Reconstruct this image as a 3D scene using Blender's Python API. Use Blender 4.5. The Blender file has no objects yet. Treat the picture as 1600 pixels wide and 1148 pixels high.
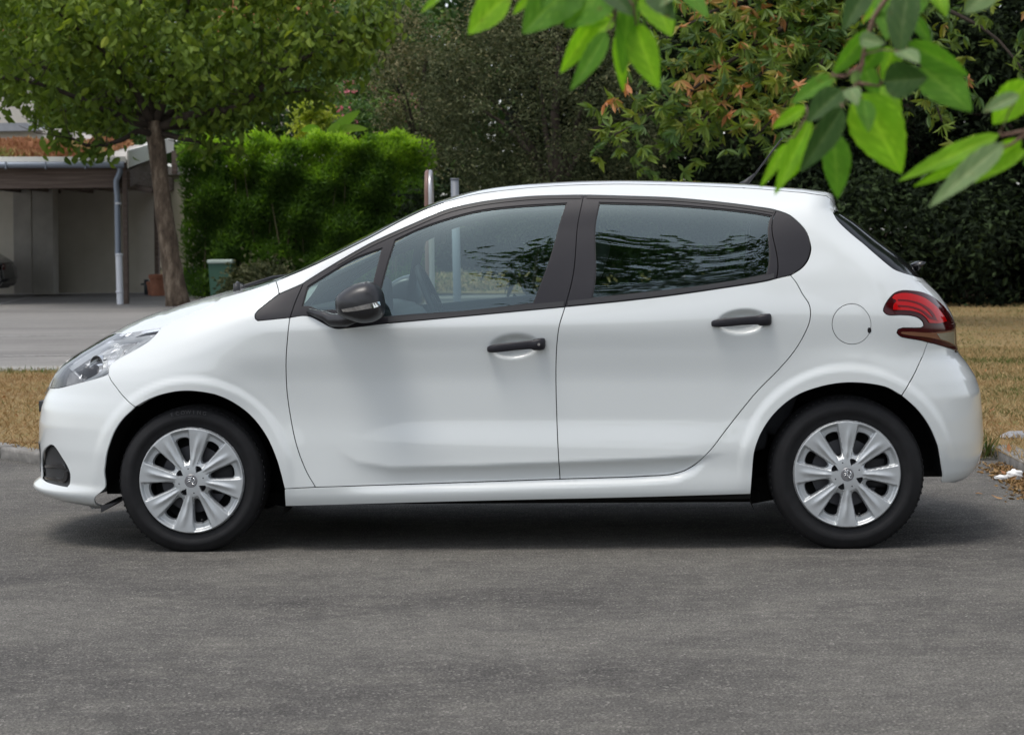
import bpy, bmesh, math, random
import numpy as np
from mathutils import Vector, Matrix
from mathutils.bvhtree import BVHTree
from mathutils.geometry import delaunay_2d_cdt
from math import radians, sin, cos, pi
random.seed(7)
rng = np.random.default_rng(11)

# ------------------------------------------------------------------ camera
scene = bpy.context.scene
C = scene.collection
F = 3600.0                 # focal length in photo pixels (photo is 1600 wide)
CX, CY = 800.0, 380.0      # principal point
CAMH = 1.2
ROLL = radians(0.6)
YAW = radians(2.5)
CAR_Y = 8.96
cam_data = bpy.data.cameras.new("camera")
cam = bpy.data.objects.new("camera", cam_data)
C.objects.link(cam)
cam_data.sensor_width = 36.0
cam_data.lens = 36.0 * F / 1600.0
cam_data.shift_y = -(574.0 - CY) / 1600.0
cam_data.clip_start = 0.1
cam_data.clip_end = 3000
R_ = Vector((cos(ROLL), 0, -sin(ROLL)))
U_ = Vector((sin(ROLL), 0, cos(ROLL)))
B_ = Vector((0, -1, 0))
m = Matrix((R_, U_, B_)).transposed().to_4x4()
m.translation = Vector((0, 0, CAMH))
cam.matrix_world = m
scene.camera = cam
cam_data.dof.use_dof = True
cam_data.dof.focus_distance = 9.2
cam_data.dof.aperture_fstop = 9.0

# ------------------------------------------------------------------ world, sun, exposure
SUN_EL, SUN_AZ = radians(69), radians(226)    # azimuth: clockwise from +Y (away from the camera)
world = bpy.data.worlds.new("World")
scene.world = world
world.use_nodes = True
wn = world.node_tree
wn.nodes.clear()
sky = wn.nodes.new("ShaderNodeTexSky")
sky.sky_type = 'NISHITA'
sky.sun_disc = False
sky.sun_elevation = SUN_EL
sky.sun_rotation = SUN_AZ
sky.air_density = 1.0
sky.dust_density = 2.0
sky.ozone_density = 1.0
bg = wn.nodes.new("ShaderNodeBackground")
bg.inputs['Strength'].default_value = 0.15
wo = wn.nodes.new("ShaderNodeOutputWorld")
hs = wn.nodes.new("ShaderNodeHueSaturation")      # thin high overcast: the sky's blue is washed out
hs.inputs['Saturation'].default_value = 0.38
wn.links.new(sky.outputs[0], hs.inputs['Color'])
wn.links.new(hs.outputs[0], bg.inputs[0])
wn.links.new(bg.outputs[0], wo.inputs[0])
sl = bpy.data.lights.new("sun", 'SUN')
sl.energy = 0.95
sl.angle = radians(18)
sl.color = (1.0, 0.95, 0.88)
sun = bpy.data.objects.new("sun", sl)
C.objects.link(sun)
sd = Vector((sin(SUN_AZ) * cos(SUN_EL), cos(SUN_AZ) * cos(SUN_EL), sin(SUN_EL)))
sun.rotation_euler = (-sd).to_track_quat('-Z', 'Y').to_euler()
scene.view_settings.view_transform = 'Standard'
scene.view_settings.look = 'None'
scene.view_settings.gamma = 1
scene.view_settings.use_curve_mapping = False
scene.view_settings.exposure = 0.72

# ------------------------------------------------------------------ pixel <-> place
cr, sr = cos(ROLL), sin(ROLL)
def ray(px, py):
    r = (px - CX) / F; u = (CY - py) / F
    return np.array([r * cr + u * sr, 1.0, -r * sr + u * cr])
def at(px, py, Y):
    """world point on the ray through a photo pixel at world depth Y"""
    d = ray(px, py)
    return Vector((d[0] * Y, Y, CAMH + d[2] * Y))
def ground(px, py, z=0.0):
    d = ray(px, py)
    t = (z - CAMH) / d[2]
    return Vector((d[0] * t, t, z))
cyw, syw = cos(YAW), sin(YAW)
def to_local_dir(d):
    return np.array([d[0] * cyw - d[1] * syw, d[0] * syw + d[1] * cyw, d[2]])
CAML = np.array([0 * cyw - (-CAR_Y) * syw, 0 * syw + (-CAR_Y) * cyw, CAMH])
def side(px, py, y=0.0):
    """car-local (x,z) of the pixel on the plane local y"""
    d = to_local_dir(ray(px, py))
    t = (y - CAML[1]) / d[1]
    return CAML[0] + d[0] * t, CAML[2] + d[2] * t
def proj_local(P):
    """car-local points (N,3) -> photo pixels"""
    P = np.asarray(P, float)
    X = P[..., 0] * cyw + P[..., 1] * syw
    Y = -P[..., 0] * syw + P[..., 1] * cyw + CAR_Y
    Z = P[..., 2] - CAMH
    a = X / Y; b = Z / Y
    return CX + F * (a * cr - b * sr), CY - F * (a * sr + b * cr)

# ------------------------------------------------------------------ helpers: objects
def tag(o, label=None, cat=None, group=None, kind=None):
    if label: o['label'] = label
    if cat: o['category'] = cat
    if group: o['group'] = group
    if kind: o['kind'] = kind
    return o
def empty(name, loc=(0, 0, 0), rz=0.0, parent=None):
    o = bpy.data.objects.new(name, None)
    C.objects.link(o); o.location = loc; o.rotation_euler = (0, 0, rz)
    o.empty_display_size = 0.1
    if parent: o.parent = parent
    return o
def mesh_obj(name, verts, faces, mat=None, parent=None, smooth=True, normals=None):
    me = bpy.data.meshes.new(name)
    me.from_pydata([tuple(v) for v in verts], [], [tuple(int(i) for i in f) for f in faces])
    me.update()
    if mat is not None:
        for mm in (mat if isinstance(mat, (list, tuple)) else [mat]): me.materials.append(mm)
    me.polygons.foreach_set('use_smooth', [smooth] * len(me.polygons))
    if normals is not None:
        me.normals_split_custom_set_from_vertices([tuple(n) for n in normals])
    o = bpy.data.objects.new(name, me)
    C.objects.link(o)
    if parent: o.parent = parent
    return o
def bm_obj(name, bm, mat=None, parent=None, smooth=True, autosmooth=None):
    me = bpy.data.meshes.new(name)
    bm.to_mesh(me); bm.free()
    if mat is not None:
        for mm in (mat if isinstance(mat, (list, tuple)) else [mat]): me.materials.append(mm)
    me.polygons.foreach_set('use_smooth', [smooth] * len(me.polygons))
    if autosmooth: me.set_sharp_from_angle(angle=radians(autosmooth))
    o = bpy.data.objects.new(name, me)
    C.objects.link(o)
    if parent: o.parent = parent
    return o
def fast_mesh(name, V, Fq, mat, parent=None, smooth=False, mat_idx=None, col=None):
    """V (N,3) float array, Fq (M,k) int array, all faces with k corners"""
    V = np.ascontiguousarray(V, dtype=np.float32); Fq = np.ascontiguousarray(Fq, dtype=np.int32)
    me = bpy.data.meshes.new(name)
    me.vertices.add(len(V)); me.vertices.foreach_set('co', V.ravel())
    k = Fq.shape[1]
    me.loops.add(Fq.size); me.loops.foreach_set('vertex_index', Fq.ravel())
    me.polygons.add(len(Fq))
    me.polygons.foreach_set('loop_start', np.arange(0, Fq.size, k, dtype=np.int32))
    me.polygons.foreach_set('use_smooth', np.full(len(Fq), smooth))
    for mm in (mat if isinstance(mat, (list, tuple)) else [mat]): me.materials.append(mm)
    if mat_idx is not None: me.polygons.foreach_set('material_index', np.asarray(mat_idx, dtype=np.int32))
    if col is not None:
        a = me.attributes.new('tint', 'FLOAT', 'FACE'); a.data.foreach_set('value', np.asarray(col, dtype=np.float32))
    me.update(calc_edges=True)
    o = bpy.data.objects.new(name, me); C.objects.link(o)
    if parent: o.parent = parent
    return o
def add_box(bm, x0, x1, y0, y1, z0, z1, bevel=0.0, mtx=None, seg=2):
    r = bmesh.ops.create_cube(bm, size=1.0)
    vs = r['verts']
    for v in vs:
        v.co = Vector(((x0 + x1) / 2 + v.co.x * (x1 - x0), (y0 + y1) / 2 + v.co.y * (y1 - y0), (z0 + z1) / 2 + v.co.z * (z1 - z0)))
    if bevel > 0:
        es = list({e for v in vs for e in v.link_edges})
        b = bmesh.ops.bevel(bm, geom=es, offset=bevel, segments=seg, affect='EDGES', profile=0.6)
        vs = [v for v in b['verts']] if b['verts'] else vs
        vs = list({v for f in b['faces'] for v in f.verts} | {v for v in vs if v.is_valid})
        # gather the whole island
        seen = set(vs); st = list(vs)
        while st:
            v = st.pop()
            for e in v.link_edges:
                w = e.other_vert(v)
                if w not in seen: seen.add(w); st.append(w)
        vs = list(seen)
    if mtx is not None:
        for v in vs: v.co = mtx @ v.co
    return vs
def add_tube(bm, pts, radii, seg=12, cap=True):
    pts = [Vector(p) for p in pts]
    if not hasattr(radii, '__len__'): radii = [radii] * len(pts)
    rings = []
    up = Vector((0.13, 0.31, 0.94)).normalized()
    prev = None
    for i, p in enumerate(pts):
        if i == 0: t = pts[1] - pts[0]
        elif i == len(pts) - 1: t = pts[-1] - pts[-2]
        else: t = (pts[i + 1] - pts[i - 1])
        t.normalize()
        if prev is None:
            a = t.cross(up)
            if a.length < 1e-3: a = t.cross(Vector((1, 0, 0)))
            a.normalize()
        else:
            a = (prev - t * prev.dot(t)).normalized()
        prev = a
        b = t.cross(a)
        rings.append([bm.verts.new(p + (a * cos(2 * pi * k / seg) + b * sin(2 * pi * k / seg)) * radii[i]) for k in range(seg)])
    for i in range(len(rings) - 1):
        for k in range(seg):
            bm.faces.new((rings[i][k], rings[i][(k + 1) % seg], rings[i + 1][(k + 1) % seg], rings[i + 1][k]))
    if cap:
        bm.faces.new(rings[0][::-1]); bm.faces.new(rings[-1])
def add_lathe(bm, prof, seg=48, axis='Y', centre=(0, 0, 0), closed=False):
    """prof: (r, h) pairs; revolves round axis through centre"""
    c = Vector(centre); rings = []
    for r, h in prof:
        ring = []
        for k in range(seg):
            a = 2 * pi * k / seg
            if axis == 'Y': p = Vector((r * cos(a), h, r * sin(a)))
            else: p = Vector((r * cos(a), r * sin(a), h))
            ring.append(bm.verts.new(c + p))
        rings.append(ring)
    n = len(rings)
    for i in range(n if closed else n - 1):
        A = rings[i]; Bq = rings[(i + 1) % n]
        for k in range(seg):
            bm.faces.new((A[k], A[(k + 1) % seg], Bq[(k + 1) % seg], Bq[k]))
    return rings

# ------------------------------------------------------------------ helpers: materials
def new_mat(name):
    mt = bpy.data.materials.new(name); mt.use_nodes = True
    nt = mt.node_tree
    return mt, nt, nt.nodes['Principled BSDF']
def N(nt, t, **kw):
    n = nt.nodes.new(t)
    for k, v in kw.items():
        if k in n.inputs.keys(): n.inputs[k].default_value = v
        else: setattr(n, k, v)
    return n
def simple(name, col, rough=0.5, metal=0.0, coat=0.0, coat_rough=0.03, spec=0.5, var=0.0, vscale=8.0, bump=0.0, bscale=200.0):
    mt, nt, p = new_mat(name)
    p.inputs['Base Color'].default_value = (*col, 1)
    p.inputs['Roughness'].default_value = rough
    p.inputs['Metallic'].default_value = metal
    p.inputs['Coat Weight'].default_value = coat
    p.inputs['Coat Roughness'].default_value = coat_rough
    p.inputs['Specular IOR Level'].default_value = spec
    tc = N(nt, 'ShaderNodeTexCoord')
    if var > 0:
        no = N(nt, 'ShaderNodeTexNoise'); no.inputs['Scale'].default_value = vscale; no.inputs['Detail'].default_value = 6
        nt.links.new(tc.outputs['Object'], no.inputs['Vector'])
        mr = N(nt, 'ShaderNodeMapRange'); mr.inputs['To Min'].default_value = 1 - var; mr.inputs['To Max'].default_value = 1 + var
        mr.inputs['From Min'].default_value = .3; mr.inputs['From Max'].default_value = .7
        nt.links.new(no.outputs['Fac'], mr.inputs['Value'])
        mx = N(nt, 'ShaderNodeVectorMath', operation='SCALE'); mx.inputs[0].default_value = col
        nt.links.new(mr.outputs[0], mx.inputs['Scale'])
        nt.links.new(mx.outputs[0], p.inputs['Base Color'])
    if bump > 0:
        no = N(nt, 'ShaderNodeTexNoise'); no.inputs['Scale'].default_value = bscale; no.inputs['Detail'].default_value = 4
        nt.links.new(tc.outputs['Object'], no.inputs['Vector'])
        bp = N(nt, 'ShaderNodeBump'); bp.inputs['Strength'].default_value = 1.0; bp.inputs['Distance'].default_value = bump
        nt.links.new(no.outputs['Fac'], bp.inputs['Height'])
        nt.links.new(bp.outputs[0], p.inputs['Normal'])
    return mt
def glass_mat(name, tint, rough=0.0, ior=1.5, gain=1.0, wav=0.0, gcol=(1, 1, 1)):
    mt = bpy.data.materials.new(name); mt.use_nodes = True
    nt = mt.node_tree; nt.nodes.clear()
    out = N(nt, 'ShaderNodeOutputMaterial')
    tr = N(nt, 'ShaderNodeBsdfTransparent'); tr.inputs[0].default_value = (*tint, 1)
    gl = N(nt, 'ShaderNodeBsdfGlossy'); gl.inputs['Roughness'].default_value = rough; gl.inputs['Color'].default_value = (*gcol, 1)
    fr = N(nt, 'ShaderNodeFresnel'); fr.inputs['IOR'].default_value = ior
    mu = N(nt, 'ShaderNodeMath', operation='MULTIPLY'); mu.inputs[1].default_value = gain; mu.use_clamp = True
    mx = N(nt, 'ShaderNodeMixShader')
    nt.links.new(fr.outputs[0], mu.inputs[0]); nt.links.new(mu.outputs[0], mx.inputs[0])
    nt.links.new(tr.outputs[0], mx.inputs[1]); nt.links.new(gl.outputs[0], mx.inputs[2])
    nt.links.new(mx.outputs[0], out.inputs['Surface'])
    if wav > 0:
        tc = N(nt, 'ShaderNodeTexCoord'); mp = N(nt, 'ShaderNodeMapping'); mp.inputs['Scale'].default_value = (0.6, 1, 3.0)
        no = N(nt, 'ShaderNodeTexNoise'); no.inputs['Scale'].default_value = 4.0; no.inputs['Detail'].default_value = 1
        nt.links.new(tc.outputs['Object'], mp.inputs[0]); nt.links.new(mp.outputs[0], no.inputs['Vector'])
        bp = N(nt, 'ShaderNodeBump'); bp.inputs['Distance'].default_value = wav
        nt.links.new(no.outputs['Fac'], bp.inputs['Height'])
        nt.links.new(bp.outputs[0], gl.inputs['Normal'])
    return mt
M = {}
M['paint'] = simple('white_paint', (0.645, 0.672, 0.665), rough=0.34, coat=1.0, coat_rough=0.04)
M['black_gloss'] = simple('black_gloss', (0.012, 0.012, 0.014), rough=0.18, coat=0.4)
M['black_satin'] = simple('black_satin_trim', (0.016, 0.015, 0.019), rough=0.42, spec=.3, bump=0.0002, bscale=900)
M['rubber_seal'] = simple('rubber_seal', (0.010, 0.010, 0.011), rough=0.5)
M['black_plastic'] = simple('black_grained_plastic', (0.018, 0.018, 0.020), rough=0.5, bump=0.0004, bscale=1200)
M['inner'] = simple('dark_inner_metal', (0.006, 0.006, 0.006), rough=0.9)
M['cabin'] = simple('dark_cabin_plastic', (0.035, 0.037, 0.040), rough=0.6)
M['fabric'] = simple('seat_fabric', (0.05, 0.052, 0.058), rough=0.95, var=.2, vscale=200)
M['headliner'] = simple('headliner_fabric', (0.42, 0.43, 0.42), rough=0.95)
M['tyre'] = simple('tyre_rubber', (0.008, 0.008, 0.009), rough=0.65, spec=.3, var=.25, vscale=30, bump=.0003, bscale=400)
M['silver'] = simple('silver_wheel_paint', (0.48, 0.50, 0.51), rough=0.42, metal=0.6, coat=.15, coat_rough=.1)
M['steel_dark'] = simple('dark_steel_rim', (0.02, 0.02, 0.022), rough=0.6)
M['disc'] = simple('brake_disc_steel', (0.10, 0.10, 0.11), rough=0.45, metal=.7)
M['chrome'] = simple('chrome', (0.78, 0.79, 0.80), rough=0.08, metal=1.0)
M['glass'] = glass_mat('tinted_glass', (0.80, 0.93, 0.90), ior=1.55, gain=2.2, gcol=(.76, .95, 1))
M['glass_dark'] = glass_mat('dark_rear_glass', (0.10, 0.11, 0.11), ior=1.5)
M['screen'] = simple('dark_screen', (0.006, 0.007, 0.008), rough=0.10, spec=.16)
M['lens'] = glass_mat('clear_lens', (0.93, 0.94, 0.95), ior=1.45)
# ================================================================== CAR
YC = 0.87
def pchip(xk, yk, x):
    xk = np.asarray(xk, float); yk = np.asarray(yk, float); x = np.asarray(x, float)
    h = np.diff(xk); d = np.diff(yk) / h
    mS = np.zeros(len(xk))
    for i in range(1, len(xk) - 1):
        if d[i - 1] * d[i] > 0:
            w1 = 2 * h[i] + h[i - 1]; w2 = h[i] + 2 * h[i - 1]
            mS[i] = (w1 + w2) / (w1 / d[i - 1] + w2 / d[i])
    mS[0] = d[0]; mS[-1] = d[-1]
    i = np.clip(np.searchsorted(xk, x) - 1, 0, len(h) - 1)
    t = (x - xk[i]) / h[i]
    tt = np.clip(t, 0, 1)
    r = (2*tt**3 - 3*tt**2 + 1) * yk[i] + (tt**3 - 2*tt**2 + tt) * h[i] * mS[i] + (-2*tt**3 + 3*tt**2) * yk[i+1] + (tt**3 - tt**2) * h[i] * mS[i+1]
    r = np.where(t < 0, yk[0] + mS[0] * (x - xk[0]), r)
    r = np.where(t > 1, yk[-1] + mS[-1] * (x - xk[-1]), r)
    return r
def sstep(a, b, x):
    t = np.clip((x - a) / (b - a), 0, 1); return t * t * (3 - 2 * t)

# vertical sections: photo row -> how far the skin stands in from the widest plane, at several photo columns
_low = [(800, .09), (788, .04), (772, .018), (760, .016), (735, .018), (700, .015), (650, .027), (600, .027), (550, .014)]
SECT = {
    -60: [(812, .09), (800, .05), (785, .02), (765, .006), (740, .002), (700, .0), (660, .0), (635, .002), (612, .008), (590, .022), (567, .05), (548, .085), (530, .13), (515, .19), (503, .26)],
    165: [(812, .09), (800, .05), (785, .02), (765, .006), (740, .002), (700, .0), (660, .0), (635, .002), (612, .006), (590, .014), (567, .034), (548, .062), (530, .10), (515, .15), (503, .21)],
    298: [(812, .09), (800, .05), (785, .02), (765, .01), (740, .01), (700, .01), (660, .008), (625, .004), (590, .002), (560, .008), (535, .028), (516, .055), (500, .092), (487, .14), (476, .20)],
    400: [(812, .12), (790, .036), (772, .018), (760, .016), (735, .018), (700, .022), (650, .026), (600, .018), (550, .004), (522, .006), (500, .020), (483, .042), (467, .075), (453, .12), (440, .18)],
    450: [(812, .12), (790, .036), (772, .018), (760, .016), (735, .018), (700, .022), (650, .028), (600, .022), (550, .007), (518, .004), (497, .018), (475, .042), (452, .072), (432, .105), (412, .15)],
    560: [(812, .12), (790, .036), (772, .018), (760, .016), (735, .018), (700, .022), (650, .029), (600, .026), (550, .010), (514, .001), (492, .014), (455, .045), (420, .082), (380, .128), (345, .18)],
    690: [(812, .12), (788, .036), (772, .018), (760, .016), (735, .018), (700, .015), (650, .027), (600, .027), (550, .014), (512, .000), (490, .014), (440, .052), (390, .100), (345, .158), (308, .225)],
    800: [(812, .12), (786, .036), (770, .018), (758, .016), (735, .018), (700, .015), (650, .027), (600, .027), (550, .014), (510, .000), (484, .016), (430, .058), (370, .122), (318, .190), (284, .290)],
    950: [(812, .12), (784, .036), (768, .018), (756, .016), (733, .018), (700, .015), (650, .027), (600, .027), (550, .014), (508, .000), (472, .020), (420, .066), (360, .130), (312, .195), (279, .310)],
    1120: [(812, .12), (780, .036), (766, .018), (754, .016), (730, .018), (700, .014), (650, .024), (600, .025), (550, .014), (502, .000), (455, .022), (410, .062), (360, .118), (318, .175), (281, .290)],
    1230: [(812, .12), (778, .036), (764, .018), (752, .014), (730, .014), (700, .014), (650, .018), (600, .018), (550, .010), (496, .000), (445, .022), (400, .060), (352, .110), (320, .160), (290, .245)],
    1330: [(812, .12), (778, .036), (764, .018), (752, .012), (730, .010), (700, .008), (650, .008), (600, .008), (550, .008), (496, .000), (445, .024), (405, .055), (360, .100), (325, .145), (298, .205)],
    1700: [(812, .12), (778, .06), (764, .03), (752, .012), (730, .006), (700, .002), (650, .000), (600, .002), (550, .006), (500, .004), (445, .024), (405, .055), (360, .100), (325, .145), (298, .205)],
}
def _sect_tables():
    pxs = sorted(SECT)
    xs = np.array([side(p, 600)[0] for p in pxs])
    Z = np.zeros((len(pxs), 15)); Y = np.zeros_like(Z)
    for i, p in enumerate(pxs):
        for k, (py, y) in enumerate(SECT[p]):
            Z[i, k] = side(p, py, y)[1]; Y[i, k] = y
    return xs, Z, Y
SXS, SZ, SY = _sect_tables()
FW = side(298.5, 751, 0.03); RW = side(1324, 741, 0.03)      # wheel centres (x,z)
def curve_xz(pts, y=0.0):
    q = [side(a, b, y) for a, b in pts]
    return np.array([p[0] for p in q]), np.array([p[1] for p in q])
CRX, CRZ = curve_xz([(480, 640), (505, 678), (531, 706), (557, 722), (610, 731), (740, 728), (872, 723), (1000, 718), (1098, 712.6), (1170, 705)])
DBX, DBZ = curve_xz([(480, 761.5), (493, 761), (875, 748), (1003, 743.6), (1056, 739), (1082, 728), (1120, 700)])
HANDLES = [side(803, 541), side(1160, 502.5)]
def S_field(x, z):
    """x (n,), z (m,) -> (n,m) depth of the skin"""
    n, mm = len(x), len(z)
    Zk = np.stack([pchip(SXS, SZ[:, k], x) for k in range(15)], 1)
    Yk = np.stack([pchip(SXS, SY[:, k], x) for k in range(15)], 1)
    out = np.zeros((n, mm))
    for i in range(n): out[i] = pchip(Zk[i], Yk[i], z)
    X = x[:, None] * np.ones((1, mm)); Zg = np.ones((n, 1)) * z[None, :]
    # lower door crease
    zc = np.interp(X, CRX, CRZ); zb = np.interp(X, DBX, DBZ)
    xa, xb = side(505, 700)[0], side(640, 720)[0]
    xc, xd = side(1060, 715)[0], side(1150, 715)[0]
    amp = sstep(xa, xb, X) * (1 - sstep(xc, xd, X))
    v = zc - Zg
    below = np.clip(v, 0, None)
    out += amp * 0.024 * (1 - np.exp(-below / 0.03)) * sstep(zb - 0.038, zb + 0.002, Zg)
    ampb = sstep(side(500, 700)[0], side(800, 720)[0], X) * (1 - sstep(xc, xd, X))
    out -= ampb * 0.009 * np.exp(-np.clip(-v, 0, None) / 0.05) * (v <= 0) + ampb * 0.009 * np.exp(-below / 0.03) * (v > 0) * sstep(zb - 0.038, zb + 0.002, Zg)
    # wheel arch flares
    for (cx, cz), R1, A in ((FW, 0.412, 0.010), (RW, 0.428, 0.010)):
        r = np.hypot(X - cx, Zg - cz)
        ang = sstep(-0.10, 0.12, Zg - cz)
        out -= A * sstep(-0.004, 0.026, R1 - r) * ang
        out -= 0.004 * np.exp(-np.clip(r - R1, 0, None) ** 2 / 0.05 ** 2) * ang
    # door handle cups
    for hx, hz in HANDLES:
        dx = (X - hx) / 0.098; dz = (Zg - hz) / 0.047
        sk = dz - 0.12 * dx
        q = dx * dx + sk * sk
        out += 0.034 * sstep(1.0, 0.30, q)
    return out

# silhouettes (photo row -> photo column)
SILF = [(440, 400), (454, 359), (463, 326), (473, 293), (486, 251), (502, 209), (525, 167), (550, 125), (567, 99), (585, 84), (607, 77), (620, 70), (634, 65), (659, 60.6), (692, 60.6), (709, 62.7), (742, 63.5), (748, 56), (755, 49.5), (764, 53), (778, 76), (786, 104), (790, 140)]
SILR = [(290, 1296), (304, 1306), (313, 1307), (327, 1308), (347, 1339), (372, 1370.6), (399, 1407), (415, 1425), (431, 1438), (445, 1452), (458, 1465.7), (476, 1479), (492, 1488), (508, 1493), (540, 1495), (551, 1498), (568, 1512), (587, 1524), (609, 1532), (643, 1535), (681, 1537), (703, 1535), (728, 1527.5), (744, 1515), (752, 1500), (758, 1478)]
NZ = 420
ZG = np.linspace(0.13, 1.475, NZ)
X0F = side(335, 700)[0]
NF, NMID, NR = 230, 720, 230
NFe, NRe = 2.5, 2.9
A_F = 0.62
XI1 = side(1335, 600)[0]
XI0 = X0F
SPF = A_F * pi / 2; SPR = 0.52 * pi / 2
XI = np.concatenate([np.linspace(XI0 - SPF, XI0, NF, endpoint=False), np.linspace(XI0, XI1, NMID, endpoint=False), np.linspace(XI1, XI1 + SPR, NR)])
iF, iR = NF, NF + NMID
# x stations for S
def supr(phi, n):
    c, s = np.cos(phi), np.sin(phi)
    r = (np.abs(c) ** n + np.abs(s) ** n) ** (-1.0 / n)
    return c * r, s * r
phiF = np.clip((XI0 - XI[:iF]) / SPF, 0, 1) * pi / 2
phiR = np.clip((XI[iR:] - XI1) / SPR, 0, 1) * pi / 2
cF, sF = supr(phiF, NFe); cR, sR = supr(phiR, NRe)
SXF = np.linspace(XI0 - 0.75, XI1 + 0.7, 900)
SF = S_field(SXF, ZG)
def S_at(x, j):
    return np.interp(x, SXF, SF[:, j])
GX = np.zeros((len(XI), NZ)); GY = np.zeros_like(GX)
silf_y = np.array([p[0] for p in SILF], float); silf_x = np.array([p[1] for p in SILF], float)
silr_y = np.array([p[0] for p in SILR], float); silr_x = np.array([p[1] for p in SILR], float)
XN = np.zeros(NZ); XR = np.zeros(NZ); X1 = np.zeros(NZ)
def x1_of(z):
    return XI1 - 0.17 * sstep(1.02, 1.30, z)
for j, z in enumerate(ZG):
    lo, hi = X0F - 1.1, X0F - 0.12
    for _ in range(22):
        xm = (lo + hi) / 2
        xx = X0F - (X0F - xm) * sF; yy = YC - (YC - S_at(xx, j)) * cF
        px, py = proj_local(np.stack([xx, yy, np.full_like(xx, z)], 1))
        if np.min(px - np.interp(py, silf_y, silf_x)) < 0: lo = xm
        else: hi = xm
    XN[j] = (lo + hi) / 2
    x1 = x1_of(z); lo, hi = x1 + 0.12, x1 + 1.1
    for _ in range(22):
        xm = (lo + hi) / 2
        xx = x1 + (xm - x1) * sR; yy = YC - (YC - S_at(xx, j)) * cR
        px, py = proj_local(np.stack([xx, yy, np.full_like(xx, z)], 1))
        if np.max(px - np.interp(py, silr_y, silr_x)) > 0: hi = xm
        else: lo = xm
    XR[j] = (lo + hi) / 2; X1[j] = x1
ker = np.exp(-0.5 * (np.arange(-6, 7) / 1.6) ** 2); ker /= ker.sum()
def sm(a, k=ker):
    h = len(k) // 2
    return np.convolve(np.concatenate([np.full(h, a[0]), a, np.full(h, a[-1])]), k, 'valid')
XN = sm(XN); XR = sm(XR)
for j, z in enumerate(ZG):
    xx = X0F - (X0F - XN[j]) * sF
    GX[:iF, j] = xx; GY[:iF, j] = YC - (YC - S_at(xx, j)) * cF
    xm = XI[iF:iR]
    st = np.where(xm > 0, xm * X1[j] / XI1, xm)
    GX[iF:iR, j] = st; GY[iF:iR, j] = S_at(st, j)
    xx = X1[j] + (XR[j] - X1[j]) * sR
    GX[iR:, j] = xx; GY[iR:, j] = YC - (YC - S_at(xx, j)) * cR
GZ = np.ones((len(XI), 1)) * ZG[None, :]
G = np.stack([GX, GY, GZ], 2)
dU = np.gradient(G, axis=0); dV = np.gradient(G, axis=1)
GN = np.cross(dV, dU)           # points outwards (-y on the flank)
GN /= np.linalg.norm(GN, axis=2)[:, :, None] + 1e-12
if GN[iF + 300, 200, 1] > 0: GN = -GN
def smooth_field(A, sg, hw):
    k = np.exp(-0.5 * (np.arange(-hw, hw + 1) / sg) ** 2); k /= k.sum()
    for ax in (0, 1):
        pd = [(0, 0)] * 3; pd[ax] = (hw, hw)
        g = np.pad(A, pd, mode='edge'); acc = 0
        for q in range(2 * hw + 1):
            acc = acc + k[q] * (g[q:q + A.shape[0]] if ax == 0 else g[:, q:q + A.shape[1]])
        A = acc
    return A / (np.linalg.norm(A, axis=2)[:, :, None] + 1e-12)
GNS = smooth_field(GN, 14.0, 30)      # for the panes
GN = smooth_field(GN, 1.6, 5)
def gidx(u, v):
    fu = np.interp(u, XI, np.arange(len(XI))); fv = np.interp(v, ZG, np.arange(NZ))
    i = np.clip(fu.astype(int), 0, len(XI) - 2); j = np.clip(fv.astype(int), 0, NZ - 2)
    return i, j, fu - i, fv - j
def gs(A, u, v):
    u = np.atleast_1d(np.asarray(u, float)); v = np.atleast_1d(np.asarray(v, float))
    i, j, a, b = gidx(u, v); a = a[:, None]; b = b[:, None]
    return A[i, j] * (1-a) * (1-b) + A[i+1, j] * a * (1-b) + A[i, j+1] * (1-a) * b + A[i+1, j+1] * a * b
# ray casting onto the skin (coarser copy for the tree)
_ii = np.unique(np.concatenate([np.arange(0, len(XI), 3), [len(XI) - 1]])); _jj = np.unique(np.concatenate([np.arange(0, NZ, 3), [NZ - 1]]))
_Gc = G[np.ix_(_ii, _jj)].reshape(-1, 3)
_nj = len(_jj)
_fc = [(a * _nj + b, (a + 1) * _nj + b, (a + 1) * _nj + b + 1, a * _nj + b + 1) for a in range(len(_ii) - 1) for b in range(_nj - 1)]
_bvh = BVHTree.FromPolygons([tuple(p) for p in _Gc], _fc)
_camv = Vector(CAML)
def pick(px, py):
    """photo pixel -> (xi, z) parameters on the skin"""
    d = Vector(to_local_dir(ray(px, py))).normalized()
    hit = _bvh.ray_cast(_camv, d)
    if hit[0] is None:
        # beyond the outline: nearest skin point to the ray
        best = None
        for k in range(60):
            q = _camv + d * (8.7 + k * 0.02)
            nr = _bvh.find_nearest(q)
            if best is None or nr[3] < best[0]: best = (nr[3], nr)
        hit = best[1]
    fi = hit[2]; a, b = divmod(fi, _nj - 1)
    u = XI[_ii[a]] * 0.5 + XI[_ii[a + 1]] * 0.5; v = hit[0].z
    # refine by Newton on the fine grid in pixels
    for _ in range(6):
        e = 1e-3
        p0 = np.array(proj_local(gs(G, u, v)[0])); pu = np.array(proj_local(gs(G, u + e, v)[0])); pv = np.array(proj_local(gs(G, u, v + e)[0]))
        J = np.stack([(pu - p0) / e, (pv - p0) / e], 1)
        if abs(np.linalg.det(J)) < 2000: break
        st = np.linalg.solve(J, np.array([px, py]) - p0)
        st = np.clip(st, -0.02, 0.02)
        u += st[0]; v += st[1]
    return (float(u), float(v))
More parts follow.
